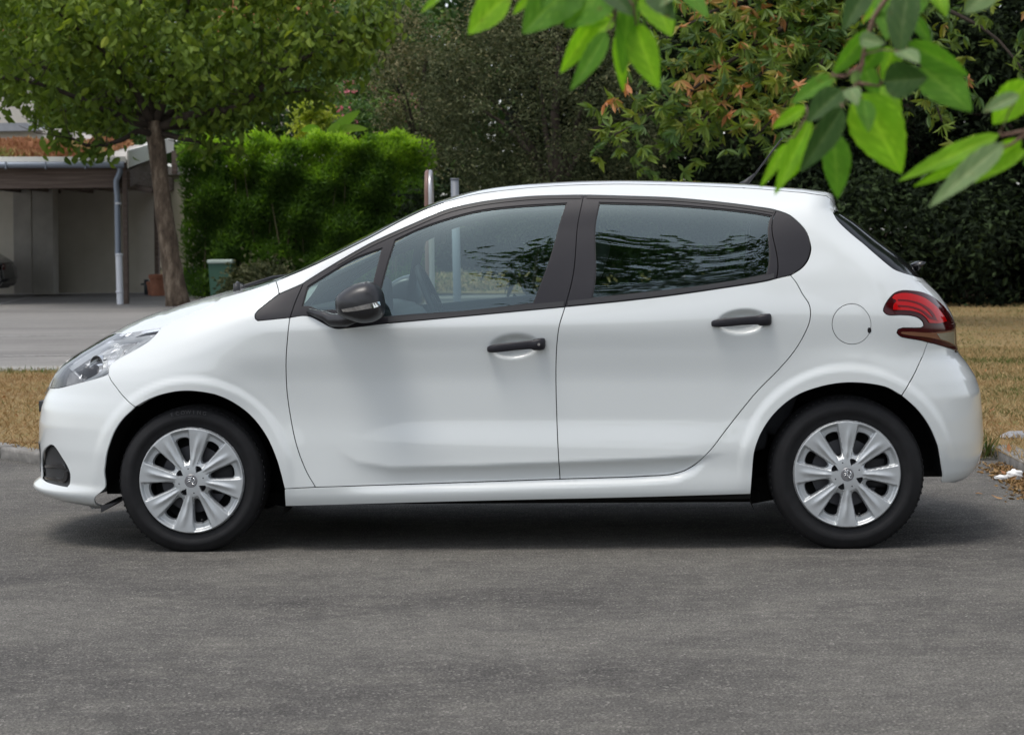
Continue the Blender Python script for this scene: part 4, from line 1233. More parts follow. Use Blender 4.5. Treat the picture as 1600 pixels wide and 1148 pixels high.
# door cards: lighter upper roll under each window, both sides
for par, cv in ((fdoor, [(590, 503), (660, 497), (735, 490), (810, 482.5), (872, 476)]), (rdoor, [(890, 475), (972, 467), (1047, 457.5), (1122, 447.5), (1200, 435)])):
    for pp, m_ in ((par, False), (MIRR[par.name + '__m'], True)):
        pts = [gs(G, np.array([u]), np.array([v]))[0] + np.array([0, .07, -.012]) for u, v in conv(cv)]
        if m_: pts = [np.array([p[0], 2 * YC - p[1], p[2]]) for p in pts]
        bm = bmesh.new(); add_tube(bm, pts, .032, 12)
        bm_obj('door_card', bm, M['cabin'], pp)
tag(CAR, 'clean white five-door hatchback parked side-on along the road, facing left', 'car')
# ================================================================== SURROUNDINGS
def ramp_mat(name, stops, scale, detail=8, rough=.9, bump=0.0, bump_scale=None, stretch=(1, 1, 1), attr=None):
    mt, nt, p = new_mat(name)
    tc = N(nt, 'ShaderNodeTexCoord'); mp = N(nt, 'ShaderNodeMapping'); mp.inputs['Scale'].default_value = stretch
    nt.links.new(tc.outputs['Object'], mp.inputs[0])
    no = N(nt, 'ShaderNodeTexNoise'); no.inputs['Scale'].default_value = scale; no.inputs['Detail'].default_value = detail; no.inputs['Roughness'].default_value = .65
    nt.links.new(mp.outputs[0], no.inputs['Vector'])
    cr_ = N(nt, 'ShaderNodeValToRGB'); e = cr_.color_ramp.elements
    while len(e) < len(stops): e.new(.5)
    for k, (pos, c) in enumerate(stops): e[k].position = pos; e[k].color = (*c, 1)
    nt.links.new(no.outputs['Fac'], cr_.inputs[0]); nt.links.new(cr_.outputs[0], p.inputs['Base Color'])
    p.inputs['Roughness'].default_value = rough; p.inputs['Specular IOR Level'].default_value = .3
    if bump:
        n2 = N(nt, 'ShaderNodeTexNoise'); n2.inputs['Scale'].default_value = bump_scale or scale * 4; n2.inputs['Detail'].default_value = 6
        nt.links.new(tc.outputs['Object'], n2.inputs['Vector'])
        bp = N(nt, 'ShaderNodeBump'); bp.inputs['Distance'].default_value = bump
        nt.links.new(n2.outputs['Fac'], bp.inputs['Height']); nt.links.new(bp.outputs[0], p.inputs['Normal'])
    return mt
def leaf_mat(name, stops, trans=.35, rough=.5, spec=.35, tcol=None):
    """leaf colour picked by the per-face attribute 'tint'"""
    mt = bpy.data.materials.new(name); mt.use_nodes = True; nt = mt.node_tree; nt.nodes.clear()
    out = N(nt, 'ShaderNodeOutputMaterial')
    at_ = N(nt, 'ShaderNodeAttribute'); at_.attribute_name = 'tint'
    cr_ = N(nt, 'ShaderNodeValToRGB'); e = cr_.color_ramp.elements
    while len(e) < len(stops): e.new(.5)
    for k, (pos, c) in enumerate(stops): e[k].position = pos; e[k].color = (*c, 1)
    nt.links.new(at_.outputs['Fac'], cr_.inputs[0])
    p = N(nt, 'ShaderNodeBsdfPrincipled'); p.inputs['Roughness'].default_value = rough; p.inputs['Specular IOR Level'].default_value = spec
    nt.links.new(cr_.outputs[0], p.inputs['Base Color'])
    tl_ = N(nt, 'ShaderNodeBsdfTranslucent')
    vm = N(nt, 'ShaderNodeVectorMath', operation='MULTIPLY'); vm.inputs[1].default_value = tcol or (1.25, 1.35, .5)
    nt.links.new(cr_.outputs[0], vm.inputs[0]); nt.links.new(vm.outputs[0], tl_.inputs[0])
    mx = N(nt, 'ShaderNodeMixShader'); mx.inputs[0].default_value = trans
    nt.links.new(p.outputs[0], mx.inputs[1]); nt.links.new(tl_.outputs[0], mx.inputs[2]); nt.links.new(mx.outputs[0], out.inputs['Surface'])
    return mt
def leaf_cloud(name, P, L, Wd, mat, parent=None, tint=None, droop=.5, size_var=.3, fold=.25, dirs=None, shape=1, curl=.1):
    """P (n,3) leaf bases. Each leaf a small folded blade with its own direction."""
    n = len(P)
    if dirs is None:
        d = rng.normal(size=(n, 3)); d /= np.linalg.norm(d, axis=1)[:, None]
        d[:, 2] = d[:, 2] * (1 - droop) - droop
    else: d = dirs.copy()
    d /= np.linalg.norm(d, axis=1)[:, None]
    r = rng.normal(size=(n, 3)); s = np.cross(d, r); s /= np.linalg.norm(s, axis=1)[:, None]
    nn = np.cross(s, d)
    sz = (1 + size_var * rng.uniform(-1, 1, n))[:, None]
    Lv, Wv = L * sz, Wd * sz
    if shape == 1:      # rhombic blade, folded at the midrib
        vs = [P, P + d * Lv * .42 + s * Wv * .5 + nn * Wv * fold, P + d * Lv + nn * Lv * -curl, P + d * Lv * .42 - s * Wv * .5 + nn * Wv * fold]
        V = np.stack(vs, 1).reshape(-1, 3); b = np.arange(n)[:, None] * 4
        Fq = np.concatenate([b + np.array([[0, 1, 2]]), b + np.array([[0, 2, 3]])], 1).reshape(-1, 3)
        per = 2
    else:               # ovate blade with a tip: eight corners
        u = [(0, 0), (.18, .36), (.45, .5), (.75, .30)]
        mid = [P + d * Lv * a - nn * Lv * curl * a * a for a in (0, .18, .45, .75, 1.0)]
        lf = [mid[k] + s * Wv * u[k][1] + nn * Wv * fold * u[k][1] * 2 for k in (1, 2, 3)]
        rt = [mid[k] - s * Wv * u[k][1] + nn * Wv * fold * u[k][1] * 2 for k in (1, 2, 3)]
        V = np.stack([mid[0], mid[2], mid[4]] + lf + rt, 1).reshape(-1, 3); b = np.arange(n)[:, None] * 9
        tr = np.array([[0, 3, 1], [3, 4, 1], [4, 5, 1], [5, 2, 1], [0, 1, 6], [6, 1, 7], [7, 1, 8], [8, 1, 2]])
        Fq = (b[:, None, :] + tr[None]).reshape(-1, 3); per = 8
    if tint is None: tint = rng.uniform(0, 1, n)
    return fast_mesh(name, V, Fq, mat, parent, False, col=np.repeat(np.clip(tint, 0, 1), per))
def blob_points(n, centre, rad, clumps, spread, shell=.35, squash=None):
    """points gathered in clumps inside an ellipsoid, denser near its skin; also returns per point clump value"""
    c = rng.normal(size=(clumps, 3)); c /= np.linalg.norm(c, axis=1)[:, None]
    c *= (shell + (1 - shell) * rng.uniform(0, 1, clumps) ** .5)[:, None]
    k = rng.integers(0, clumps, n)
    p = c[k] * np.array(rad) + rng.normal(size=(n, 3)) * spread
    return p + np.array(centre), rng.uniform(0, 1, clumps)[k]
def box_points(n, lo, hi, clumps, spread):
    lo, hi = np.array(lo), np.array(hi)
    c = lo + (hi - lo) * rng.uniform(0, 1, (clumps, 3)); k = rng.integers(0, clumps, n)
    return c[k] + rng.normal(size=(n, 3)) * spread, rng.uniform(0, 1, clumps)[k]

# ---- ground
def asphalt(name, base, warm, dark, sc=1.0, streak=(1, 1, 1), grain=1.0):
    mt, nt, p = new_mat(name)
    tc = N(nt, 'ShaderNodeTexCoord')
    def noise(scale, detail, stretch=(1, 1, 1), rough=.6, kind='ShaderNodeTexNoise'):
        mp = N(nt, 'ShaderNodeMapping'); mp.inputs['Scale'].default_value = stretch
        nt.links.new(tc.outputs['Object'], mp.inputs[0])
        n_ = N(nt, kind); n_.inputs['Scale'].default_value = scale
        if kind == 'ShaderNodeTexNoise': n_.inputs['Detail'].default_value = detail; n_.inputs['Roughness'].default_value = rough
        nt.links.new(mp.outputs[0], n_.inputs['Vector']); return n_
    def mix(fac, a, b):
        m_ = N(nt, 'ShaderNodeMix', data_type='RGBA')
        if isinstance(fac, float): m_.inputs['Factor'].default_value = fac
        else: nt.links.new(fac, m_.inputs['Factor'])
        for s_, v in ((m_.inputs['A'], a), (m_.inputs['B'], b)):
            if isinstance(v, tuple): s_.default_value = (*v, 1)
            else: nt.links.new(v, s_)
        return m_.outputs['Result']
    def rng_(sock, a, b, c=0., d=1.):
        m_ = N(nt, 'ShaderNodeMapRange'); m_.inputs['From Min'].default_value = a; m_.inputs['From Max'].default_value = b
        m_.inputs['To Min'].default_value = c; m_.inputs['To Max'].default_value = d
        nt.links.new(sock, m_.inputs['Value']); return m_.outputs[0]
    big = noise(.55 * sc, 5, streak, .6); med = noise(3.2 * sc, 6, streak, .7); fine = noise(140 * sc, 5); agg = noise(125 * sc, 0, kind='ShaderNodeTexVoronoi')
    c = mix(rng_(big.outputs['Fac'], .42, .62), base, dark)
    c = mix(rng_(med.outputs['Fac'], .50, .72, 0, .75), c, warm)
    # stone chips: pale and dark grains
    c = mix(rng_(agg.outputs['Color'], .68, .98, 0, .80 * grain), c, tuple(min(1, v * 2.1) for v in base))
    mid = noise(13 * sc, 6, streak, .75)
    vq = N(nt, 'ShaderNodeVectorMath', operation='SCALE'); nt.links.new(c, vq.inputs[0]); nt.links.new(rng_(mid.outputs['Fac'], .32, .68, .76, 1.26), vq.inputs['Scale'])
    c = vq.outputs[0]
    f = rng_(fine.outputs['Fac'], .30, .70, 1 - .80 * grain, 1 + .80 * grain)
    vm = N(nt, 'ShaderNodeVectorMath', operation='SCALE'); nt.links.new(c, vm.inputs[0]); nt.links.new(f, vm.inputs['Scale'])
    nt.links.new(vm.outputs[0], p.inputs['Base Color'])
    p.inputs['Roughness'].default_value = .88; p.inputs['Specular IOR Level'].default_value = .25
    bp = N(nt, 'ShaderNodeBump'); bp.inputs['Distance'].default_value = .004 * grain
    nt.links.new(agg.outputs['Distance'], bp.inputs['Height']); nt.links.new(bp.outputs[0], p.inputs['Normal'])
    return mt
def sheet(name, pts, z, mat, kind='structure'):
    o = mesh_obj(name, [(p[0], p[1], z) for p in pts], [tuple(range(len(pts)))], mat, smooth=False)
    o['kind'] = kind; return o
M['road'] = asphalt('road_asphalt', (0.112, 0.106, 0.095), (0.142, 0.134, 0.117), (0.060, 0.056, 0.052), 1.0, (.8, 1.1, 1))
M['park'] = asphalt('parking_asphalt', (0.20, 0.192, 0.18), (0.24, 0.23, 0.21), (0.15, 0.143, 0.135), .5, (.12, 1.3, 1), .4)
M['soil'] = ramp_mat('dry_lawn_soil', [(.3, (.15, .11, .05)), (.5, (.24, .17, .075)), (.62, (.16, .14, .045)), (.75, (.09, .10, .03))], 2.2, bump=.02, bump_scale=30)
M['shade_soil'] = ramp_mat('bare_wood_soil', [(.35, (.05, .04, .022)), (.6, (.09, .075, .035))], 2.0)
M['kerb'] = ramp_mat('weathered_kerb_stone', [(.3, (.10, .098, .09)), (.55, (.20, .19, .175)), (.75, (.30, .29, .27))], 9, bump=.004, bump_scale=120)
M['white_line'] = ramp_mat('worn_white_paint', [(.40, (.20, .19, .18)), (.56, (.45, .44, .42))], 9)
M['gutter_stone'] = ramp_mat('pale_gutter_concrete', [(.3, (.22, .21, .19)), (.7, (.32, .31, .28))], 3, stretch=(.3, 1, 1))

g0 = ground(0, 716); g1 = ground(63, 726); g2 = ground(1547, 713); g3 = ground(1600, 740)
dL = (g1 - g0); dR = (g3 - g2)
kL = g0 - dL * 22
KERB = [kL, g0, g1, g2, g3, g3 + dR * 2.2, g3 + dR * 6 + Vector((.8, .1, 0)), g3 + dR * 6 + Vector((12, .3, 0))]
sheet('ground', [(-900, -900), (900, -900), (900, 1400), (-900, 1400)], -.004, M['shade_soil'])
sheet('road', [(-80, -60), (80, -60), (80, 14.5), (-80, 14.5)], 0, M['road'])
sheet('car_park', [(-60, 14.5), (8, 14.5), (8, 68), (-60, 68)], 0.001, M['park'])
GZ_ = .055
verge = [(p.x, p.y + .10) for p in KERB] + [(KERB[-1].x, 45), (4.6, 45), (4.2, 30), (3.6, 21.6), (-60, 21.6)]
verge[0] = (-60, verge[0][1])
sheet('verge', verge, GZ_, M['soil'])
sheet('gutter', [(-60, 21.62), (4.2, 21.62), (4.2, 23.4), (-60, 23.4)], .006, M['gutter_stone'])
sheet('lawn', [(-4.5, 55), (14, 50), (14, 92), (-4.5, 92)], .03, M['soil'])
for Yl, x0, x1 in ((25.6, -60, 3), (31.4, -60, 3)):
    sheet('painted_line', [(x0, Yl), (x1, Yl), (x1, Yl + .10), (x0, Yl + .10)], .006, M['white_line'])
a_, b_ = ground(-30, 481), ground(62, 459.5)
sheet('painted_line', [(a_.x, a_.y), (a_.x + .0, a_.y + 1.2), (b_.x, b_.y + .8), (b_.x + .1, b_.y)], .006, M['white_line'])
# kerb stones one by one
def kerb_run():
    root = empty('kerb', (KERB[1].x, KERB[1].y, 0))
    tag(root, 'low weathered stone kerb edging the dry grass verge', 'kerb')
    root['label'] = 'low weathered stone kerb between the road and the dry grass verge'
    acc = []
    for a, b in zip(KERB[:-1], KERB[1:]):
        Ls = (b - a).length; n = max(1, round(Ls / .95)); d = (b - a) / n
        for i in range(n):
            p, q = a + d * i, a + d * (i + 1)
            if q.x < -7 or p.x > 7: continue
            bm = bmesh.new(); L_ = (q - p).length
            add_box(bm, .004, L_ - .004, 0, .13, -.02, .068 + random.uniform(-.004, .004), .014, seg=2)
            for v in bm.verts: v.co += Vector((random.uniform(-.003, .003), random.uniform(-.004, .004), random.uniform(-.003, .003)))
            ang = math.atan2((q - p).y, (q - p).x)
            mt = Matrix.Translation(p - root.location) @ Matrix.Rotation(ang, 4, 'Z')
            for v in bm.verts: v.co = mt @ v.co
            bm_obj('kerb_stone', bm, M['kerb'], root)
kerb_run()
# dead grass blades
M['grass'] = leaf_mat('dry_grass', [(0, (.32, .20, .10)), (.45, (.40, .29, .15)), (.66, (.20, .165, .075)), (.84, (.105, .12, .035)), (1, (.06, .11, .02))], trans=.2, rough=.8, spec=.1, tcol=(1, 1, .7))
def in_verge(P):
    return inside(np.array(verge), P)
def grass_patch(n, lo, hi, h, zz=GZ_, test=True, green_and_shade=None):
    P = rng.uniform(lo, hi, (n, 2))
    if test: P = P[in_verge(P)]
    n = len(P)
    d = np.stack([rng.normal(0, .7, n), rng.normal(0, .7, n), rng.uniform(.25, 1.0, n)], 1)
    patch = np.sin(P[:, 0] * 2.1 + np.sin(P[:, 1] * 1.7) * 2) * .5 + np.sin(P[:, 1] * 2.9 + P[:, 0] * .7) * .5
    t = np.clip(.30 + .22 * patch + rng.normal(0, .16, n), 0, 1)
    if green_and_shade is not None: t = np.clip(t + green_and_shade(P), 0, 1)
    return np.column_stack([P, np.full(n, zz)]), d, t, np.full(n, h)
parts_ = []
kerb_y = lambda x: np.interp(x, [p.x for p in KERB], [p.y for p in KERB])
gf = lambda P: .55 * np.exp(-((P[:, 1] - kerb_y(P[:, 0]) - .32) / .2) ** 2) * (rng.uniform(0, 1, len(P)) < .55) * (P[:, 0] > 0) + .3 * (np.abs(P[:, 1] - 21.3) < .4) * (P[:, 0] < 0) + .30 * sstep(2.0, 3.5, P[:, 0]) * (.6 + .6 * np.sin(P[:, 0] * 3.3 + P[:, 1] * 1.9) * np.sin(P[:, 1] * 2.3))  # kerb and back-edge green, plus tree shade on the right lawn painted into tint
parts_.append(grass_patch(52000, (-7.5, 12.4), (-2.0, 21.6), .05, green_and_shade=gf))
parts_.append(grass_patch(60000, (2.2, 11.5), (6.0, 24), .055, green_and_shade=gf))
parts_.append(grass_patch(30000, (4.0, 24), (10.5, 45), .07, green_and_shade=gf))
parts_.append(grass_patch(14000, (-2.0, 12.4), (2.2, 21.6), .05, green_and_shade=gf))
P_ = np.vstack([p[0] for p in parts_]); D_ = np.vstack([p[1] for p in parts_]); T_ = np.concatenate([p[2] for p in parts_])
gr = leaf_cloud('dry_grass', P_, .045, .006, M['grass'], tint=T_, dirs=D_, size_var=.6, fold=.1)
tag(gr, 'sparse straw-coloured dry grass covering the verge', 'grass', kind='stuff')
P_, D_, T_, _h = grass_patch(15000, (-4.4, 56), (8, 90), .1, zz=.03, test=False)
gr = leaf_cloud('lawn_grass', P_, .12, .03, M['grass'], tint=T_ + .35, dirs=D_, size_var=.6, fold=.1)
tag(gr, 'yellow green lawn far behind the posts, seen through the car windows', 'grass', kind='stuff')
# tuft at the kerb end, fallen leaves, litter
def tuft(px, py, n, h, lab):
    g = ground(px, py); n_ = n
    P = np.column_stack([rng.normal(g.x, .03, n_), rng.normal(g.y, .03, n_), np.full(n_, .0)])
    d = np.stack([rng.normal(0, .45, n_), rng.normal(0, .3, n_), np.full(n_, 1.)], 1)
    o = leaf_cloud('grass_tuft', P, h, .008, M['grass'], tint=rng.uniform(.5, 1, n_), dirs=d, size_var=.5, fold=.1)
    tag(o, lab, 'grass tuft', kind='stuff')
tuft(1537, 718, 60, .14, 'thin green grass tuft growing at the end of the kerb by the rear bumper')
M['paper'] = simple('white_tissue', (.80, .80, .79), rough=.8)
def litter():
    g = ground(1579, 750); bm = bmesh.new()
    for (ox, s, sz) in ((.02, .55, (.042, .03, .026)), (-.045, .3, (.036, .024, .012))):
        r = bmesh.ops.create_icosphere(bm, subdivisions=3, radius=1)
        for v in r['verts']:
            k = 1 + .20 * math.sin(v.co.x * 5.1 + ox * 90) * math.sin(v.co.y * 6.3) + .12 * math.sin(v.co.z * 9 + v.co.x * 4)
            v.co = Vector((v.co.x * sz[0] * k + ox, v.co.y * sz[1] * k, max(-.9, v.co.z) * sz[2] * k + sz[2] * .8))
    for v in bm.verts: v.co += Vector((g.x, g.y, .004))
    tag(bm_obj('litter', bm, M['paper']), 'crumpled white tissue lying on the road at the kerb right of the car', 'litter')
litter()
M['pale_stone'] = simple('grey_stone', (.26, .26, .27), rough=.9, var=.3, bump=.01, bscale=40)
def stone(px, py, s):
    g = ground(px, py); bm = bmesh.new()
    r = bmesh.ops.create_icosphere(bm, subdivisions=2, radius=1)
    for v in r['verts']: v.co = Vector((v.co.x * s * 1.5, v.co.y * s, v.co.z * s * .45)) * (1 + random.uniform(-.2, .2)) + Vector((g.x, g.y, GZ_ + s * .15))
    tag(bm_obj('stone', bm, M['pale_stone'], smooth=False), 'flat grey stone lying in the grass behind the right kerb', 'stone')
stone(1592, 700, .075)
M['brown_leaf'] = leaf_mat('fallen_leaf', [(0, (.30, .12, .04)), (1, (.38, .22, .10))], trans=.1)
pts_ = []
for _ in range(30):
    px = random.choice([random.uniform(1500, 1600), random.uniform(1500, 1600), random.uniform(0, 60)]); py = random.uniform(560, 780) if px > 100 else random.uniform(600, 700)
    g = ground(px, py); pts_.append((g.x, g.y, .062 if g.y > kerb_y(g.x) else .006))
P_ = np.array(pts_); d = np.column_stack([rng.normal(size=(len(P_), 2)), np.abs(rng.normal(0, .15, len(P_)))])
fl = leaf_cloud('fallen_leaves', P_, .05, .022, M['brown_leaf'], dirs=d, droop=0, shape=2)
tag(fl, 'scattered brown fallen leaves on the verge and by the kerb', 'fallen leaves', kind='stuff')

# ---- carport on the left
M['wall'] = ramp_mat('cream_render', [(.3, (.56, .53, .45)), (.7, (.66, .62, .54))], 1.2, bump=.002, bump_scale=80)
M['wall_y'] = ramp_mat('pale_yellow_render', [(.3, (.42, .38, .27)), (.7, (.50, .46, .34))], 1.5, bump=.002, bump_scale=60)
M['wood'] = ramp_mat('weathered_brown_wood', [(.3, (.070, .050, .042)), (.5, (.13, .098, .082)), (.75, (.20, .16, .14))], 3, stretch=(.25, 1, 6), bump=.004, bump_scale=30)
M['zinc'] = simple('grey_zinc', (.20, .23, .28), rough=.45, metal=.5)
M['white_metal'] = simple('white_fascia', (.78, .77, .72), rough=.5)
M['pvc'] = simple('pale_pipe', (.62, .64, .68), rough=.4)
M['concrete'] = ramp_mat('grey_concrete', [(.3, (.36, .34, .31)), (.7, (.46, .44, .40))], 2.5)
M['sedum'] = leaf_mat('red_sedum', [(0, (.28, .12, .06)), (.5, (.38, .20, .10)), (.8, (.30, .24, .10)), (1, (.17, .24, .05))], trans=.1, rough=.9)
YG = 48.8
def wall_box(name, p0, p1, Y0, Y1, mat, parent, bevel=.01):
    """box whose front face fills the photo rectangle p0-p1 at depth Y0, running back to Y1"""
    a = at(p0[0], p0[1], Y0); b = at(p1[0], p1[1], Y0)
    bm = bmesh.new()
    add_box(bm, min(a.x, b.x), max(a.x, b.x), Y0, Y1, min(a.z, b.z), max(a.z, b.z), bevel)
    L_ = parent.location
    for v in bm.verts: v.co -= L_
    return bm_obj(name, bm, mat, parent, smooth=False)
def prism(name, pts, Y0, Y1, mat, parent):
    """photo outline at depth Y0 pushed back to Y1"""
    f = [at(x, y, Y0) - parent.location for x, y in pts]; bk = [p + Vector((0, Y1 - Y0, 0)) for p in f]
    n = len(f); V = f + bk
    Fc = [tuple(range(n)), tuple(range(2 * n - 1, n - 1, -1))] + [(i, i + n, (i + 1) % n + n, (i + 1) % n) for i in range(n)]
    o = mesh_obj(name, V, Fc, mat, parent, smooth=False)
    bm = bmesh.new(); bm.from_mesh(o.data); bmesh.ops.recalc_face_normals(bm, faces=bm.faces); bm.to_mesh(o.data); bm.free()
    return o
gx = at(190, 475, YG).x
CP = empty('carport', (gx, YG, 0))
tag(CP, 'open carport with planted flat roof, brown beams and grey gutter behind the tree', 'carport')
YB = 60.0
bw = wall_box('back_wall', (-320, 268), (243, 457), YB, YB + .3, M['wall'], CP)
for x in (130, 214):      # vertical board joints of the wall
    a = at(x, 300, YB - .012); bm = bmesh.new(); add_box(bm, a.x - .012 - gx, a.x + .012 - gx, YB - .014 - YG, YB + .01 - YG, 0, 3.3)
    bm_obj('wall_joint', bm, M['wall'], CP, smooth=False)
wall_box('pier', (50, 275), (84, 460), YB - 1.6, YB - .9, M['concrete'], CP)
wall_box('partition_wall', (20, 275), (50, 459), YB - .9, YB - .1, M['concrete'], CP)
wall_box('front_beam', (-340, 264), (186, 293), YG, YG + .22, M['wood'], CP)
for k in range(6):
    x = 186 - 62 * k
    if x > -340: wall_box('rafter', (x - 6, 262), (x, 285), YG + .25, YB, M['wood'], CP)
wall_box('post', (191, 262), (200, 477), YG - .02, YG + .16, M['wood'], CP)
wall_box('post', (240, 290), (248, 452), YB - 1.0, YB - .7, M['wood'], CP)
wall_box('post', (-330, 262), (-321, 477), YG - .02, YG + .16, M['wood'], CP)
# roof slab rising to the back right
ra = [at(-345, 254, YG - .3), at(197, 253, YG - .3), at(268, 229, YB + .6), at(-260, 226, YB + .6)]
def quad_slab(name, q, th, mat, parent):
    V = [p - parent.location for p in q] + [p - parent.location - Vector((0, 0, th)) for p in q]
    Fc = [(0, 1, 2, 3), (7, 6, 5, 4)] + [(i, i + 4, (i + 1) % 4 + 4, (i + 1) % 4) for i in range(4)]
    return mesh_obj(name, V, Fc, mat, parent, smooth=False)
quad_slab('roof_deck', [p - Vector((0, 0, .02)) for p in ra], .10, M['wood'], CP)
# fascia boards (white) on the front and the right-hand verge
def board(name, a, b, hgt, th, mat, parent, outx=0.0):
    a = a - parent.location; b = b - parent.location
    d = (b - a).normalized(); nrm = Vector((d.y, -d.x, 0)).normalized() * th
    V = [a, b, b + Vector((0, 0, hgt)), a + Vector((0, 0, hgt))]; V += [v + nrm for v in V]
    Fc = [(3, 2, 1, 0), (4, 5, 6, 7)] + [(i, (i + 1) % 4, (i + 1) % 4 + 4, i + 4) for i in range(4)]
    return mesh_obj(name, V, Fc, mat, parent, smooth=False)
board('fascia', ra[0] + Vector((0, -.02, -.02)), ra[1] + Vector((0, -.02, -.02)), .13, .03, M['white_metal'], CP)
board('verge_board', ra[1] + Vector((.02, 0, -.12)), ra[2] + Vector((.02, 0, -.12)), .36, .04, M['white_metal'], CP)
board('side_beam', at(196, 293, YG + .1), at(242, 262, YB - 1), .36, .1, M['wood'], CP)
# kerb of the planting, and the planting
q = [p.copy() for p in ra]; q[0] += Vector((0, .9, .10)); q[1] += Vector((-.9, .9, .10)); q[2] += Vector((-1.0, -.5, .02)); q[3] += Vector((0, -.5, .02))
quad_slab('gravel_edge', [p + (c - p) * .02 + Vector((0, 0, .03)) for p, c in zip(ra, q)], .05, M['concrete'], CP)
sd_ = quad_slab('planting_bed', q, .12, M['soil'], CP)
n = 22000; u = rng.uniform(0, 1, (n, 2)); qa = [np.array(p) for p in q]
P_ = (qa[0] * (1 - u[:, :1]) + qa[1] * u[:, :1]) * (1 - u[:, 1:]) + (qa[3] * (1 - u[:, :1]) + qa[2] * u[:, :1]) * u[:, 1:]
bump_ = (np.sin(P_[:, 0] * 3.1 + P_[:, 1]) + np.sin(P_[:, 0] * 1.3 - P_[:, 1] * 2.2)) * .5
P_[:, 2] += np.clip(bump_, -.2, 1) * .14 * rng.uniform(0, 1, n)
cen = np.array(CP.location)
so = leaf_cloud('sedum', P_ - cen, .16, .10, M['sedum'], CP, tint=np.clip(.4 + .35 * np.sin(P_[:, 0] * 2.3 + P_[:, 1] * .8) + rng.normal(0, .2, n), 0, 1), droop=-.8, fold=.4)
so['kind'] = 'stuff'
# gutter and downpipe
bm = bmesh.new(); a = at(-345, 258.5, YG - .38) - CP.location; b = at(194, 257.5, YG - .38) - CP.location
add_tube(bm, [a, b], .068, 14)
gt_ = bm_obj('gutter_pipe', bm, M['zinc'], CP, autosmooth=40)
for x in range(-300, 190, 62):
    p = at(x, 258, YG - .38) - CP.location; bm = bmesh.new(); add_box(bm, p.x - .012, p.x + .012, p.y - .082, p.y + .08, p.z - .085, p.z + .07); bm_obj('bracket', bm, M['zinc'], gt_, smooth=False)
bm = bmesh.new()
pp = [(187, 262), (187.5, 268), (185, 275), (181.5, 282), (181.5, 290), (183, 305), (184.5, 398)]
add_tube(bm, [at(x, y, YG - .30) - CP.location for x, y in pp], .062, 14)
dp = bm_obj('downpipe', bm, M['zinc'], CP, autosmooth=50)
bm = bmesh.new(); add_tube(bm, [at(185.5, 396, YG - .30) - CP.location, at(188, 479, YG - .30) - CP.location], .070, 14)
bm_obj('lower_pipe', bm, M['pvc'], dp, autosmooth=50)
for y, r in ((318, .075), (398, .084), (456, .082)):
    bm = bmesh.new(); add_tube(bm, [at(184.5 + (y - 318) * .018, y - 1.5, YG - .30) - CP.location, at(184.5 + (y - 318) * .018, y + 1.5, YG - .30) - CP.location], r, 14); bm_obj('pipe_collar', bm, M['pvc'], dp)
# side building behind the trunk
SB = empty('side_wall', (at(286, 448, 57).x, 57, 0))
tag(SB, 'pale yellow rendered garden wall between the carport and the hedge', 'wall')
wall_box('wall_panel', (258, 272), (309, 449), 57, 57.3, M['wall_y'], SB)
wall_box('coping', (256, 262), (311, 273), 56.9, 57.4, M['concrete'], SB)
wall_box('timber_post', (268, 236), (276, 272), 56.7, 56.85, M['wood'], SB)
# dark car standing in the carport: body, wheel arch, wheel
def parked_dark():
    o = empty('sheltered_car', (at(-40, 460, 56).x, 56, 0)); tag(o, 'black car parked inside the carport at the left edge, rear wheel showing', 'car')
    M['dk'] = simple('black_car_paint', (.010, .011, .014), rough=.2, coat=.6)
    prof = [(-2.1, .35), (-2.1, .75), (-1.4, .92), (-.8, 1.40), (.7, 1.44), (1.45, 1.0), (1.72, .82), (1.78, .40), (1.6, .22), (-2.0, .22)]
    def ext(nm, pr, y0, y1, mat, inset_=.0):
        c = Vector((-1.05, 0, 0))
        V = [Vector((x, y0, z)) + c for x, z in pr] + [Vector((x, y1, z)) + c for x, z in pr]; n = len(pr)
        Fc = [tuple(range(n))[::-1], tuple(range(n, 2 * n))] + [(i, (i + 1) % n, (i + 1) % n + n, i + n) for i in range(n)]
        ob = mesh_obj(nm, V, Fc, mat, o, smooth=True); b = bmesh.new(); b.from_mesh(ob.data); bmesh.ops.recalc_face_normals(b, faces=b.faces); bmesh.ops.bevel(b, geom=b.edges[:], offset=.07, segments=3, affect='EDGES'); b.to_mesh(ob.data); b.free(); ob.data.set_sharp_from_angle(angle=radians(40)); return ob
    body = ext('body', prof, 0, 1.7, M['dk'])
    ext('side_window', [(-1.15, .98), (-.72, 1.33), (.62, 1.37), (1.15, 1.0)], -.02, .04, M['black_gloss'])
    for x in (1.05, -1.35):
        w = empty('wheel', (x - 1.05, -.02, .31), 0, o)
        bm = bmesh.new(); add_lathe(bm, [(.20, .0), (.21, -.02), (.29, -.02), (.31, .01), (.31, .19), (.2, .2)], 40, 'Y'); bm_obj('tyre', bm, M['tyre'], w, autosmooth=40)
        bm = bmesh.new(); add_lathe(bm, [(0, -.005), (.06, -.01), (.19, .0), (.205, -.01), (.21, .02)], 32, 'Y'); bm_obj('rim', bm, M['steel_dark'], w, autosmooth=40)
    for s in (0,):
        bm = bmesh.new(); add_box(bm, .68, .74, -.01, .25, .68, .82, .02); bm_obj('tail_lamp', bm, M['tl_dark'], o)
parked_dark()
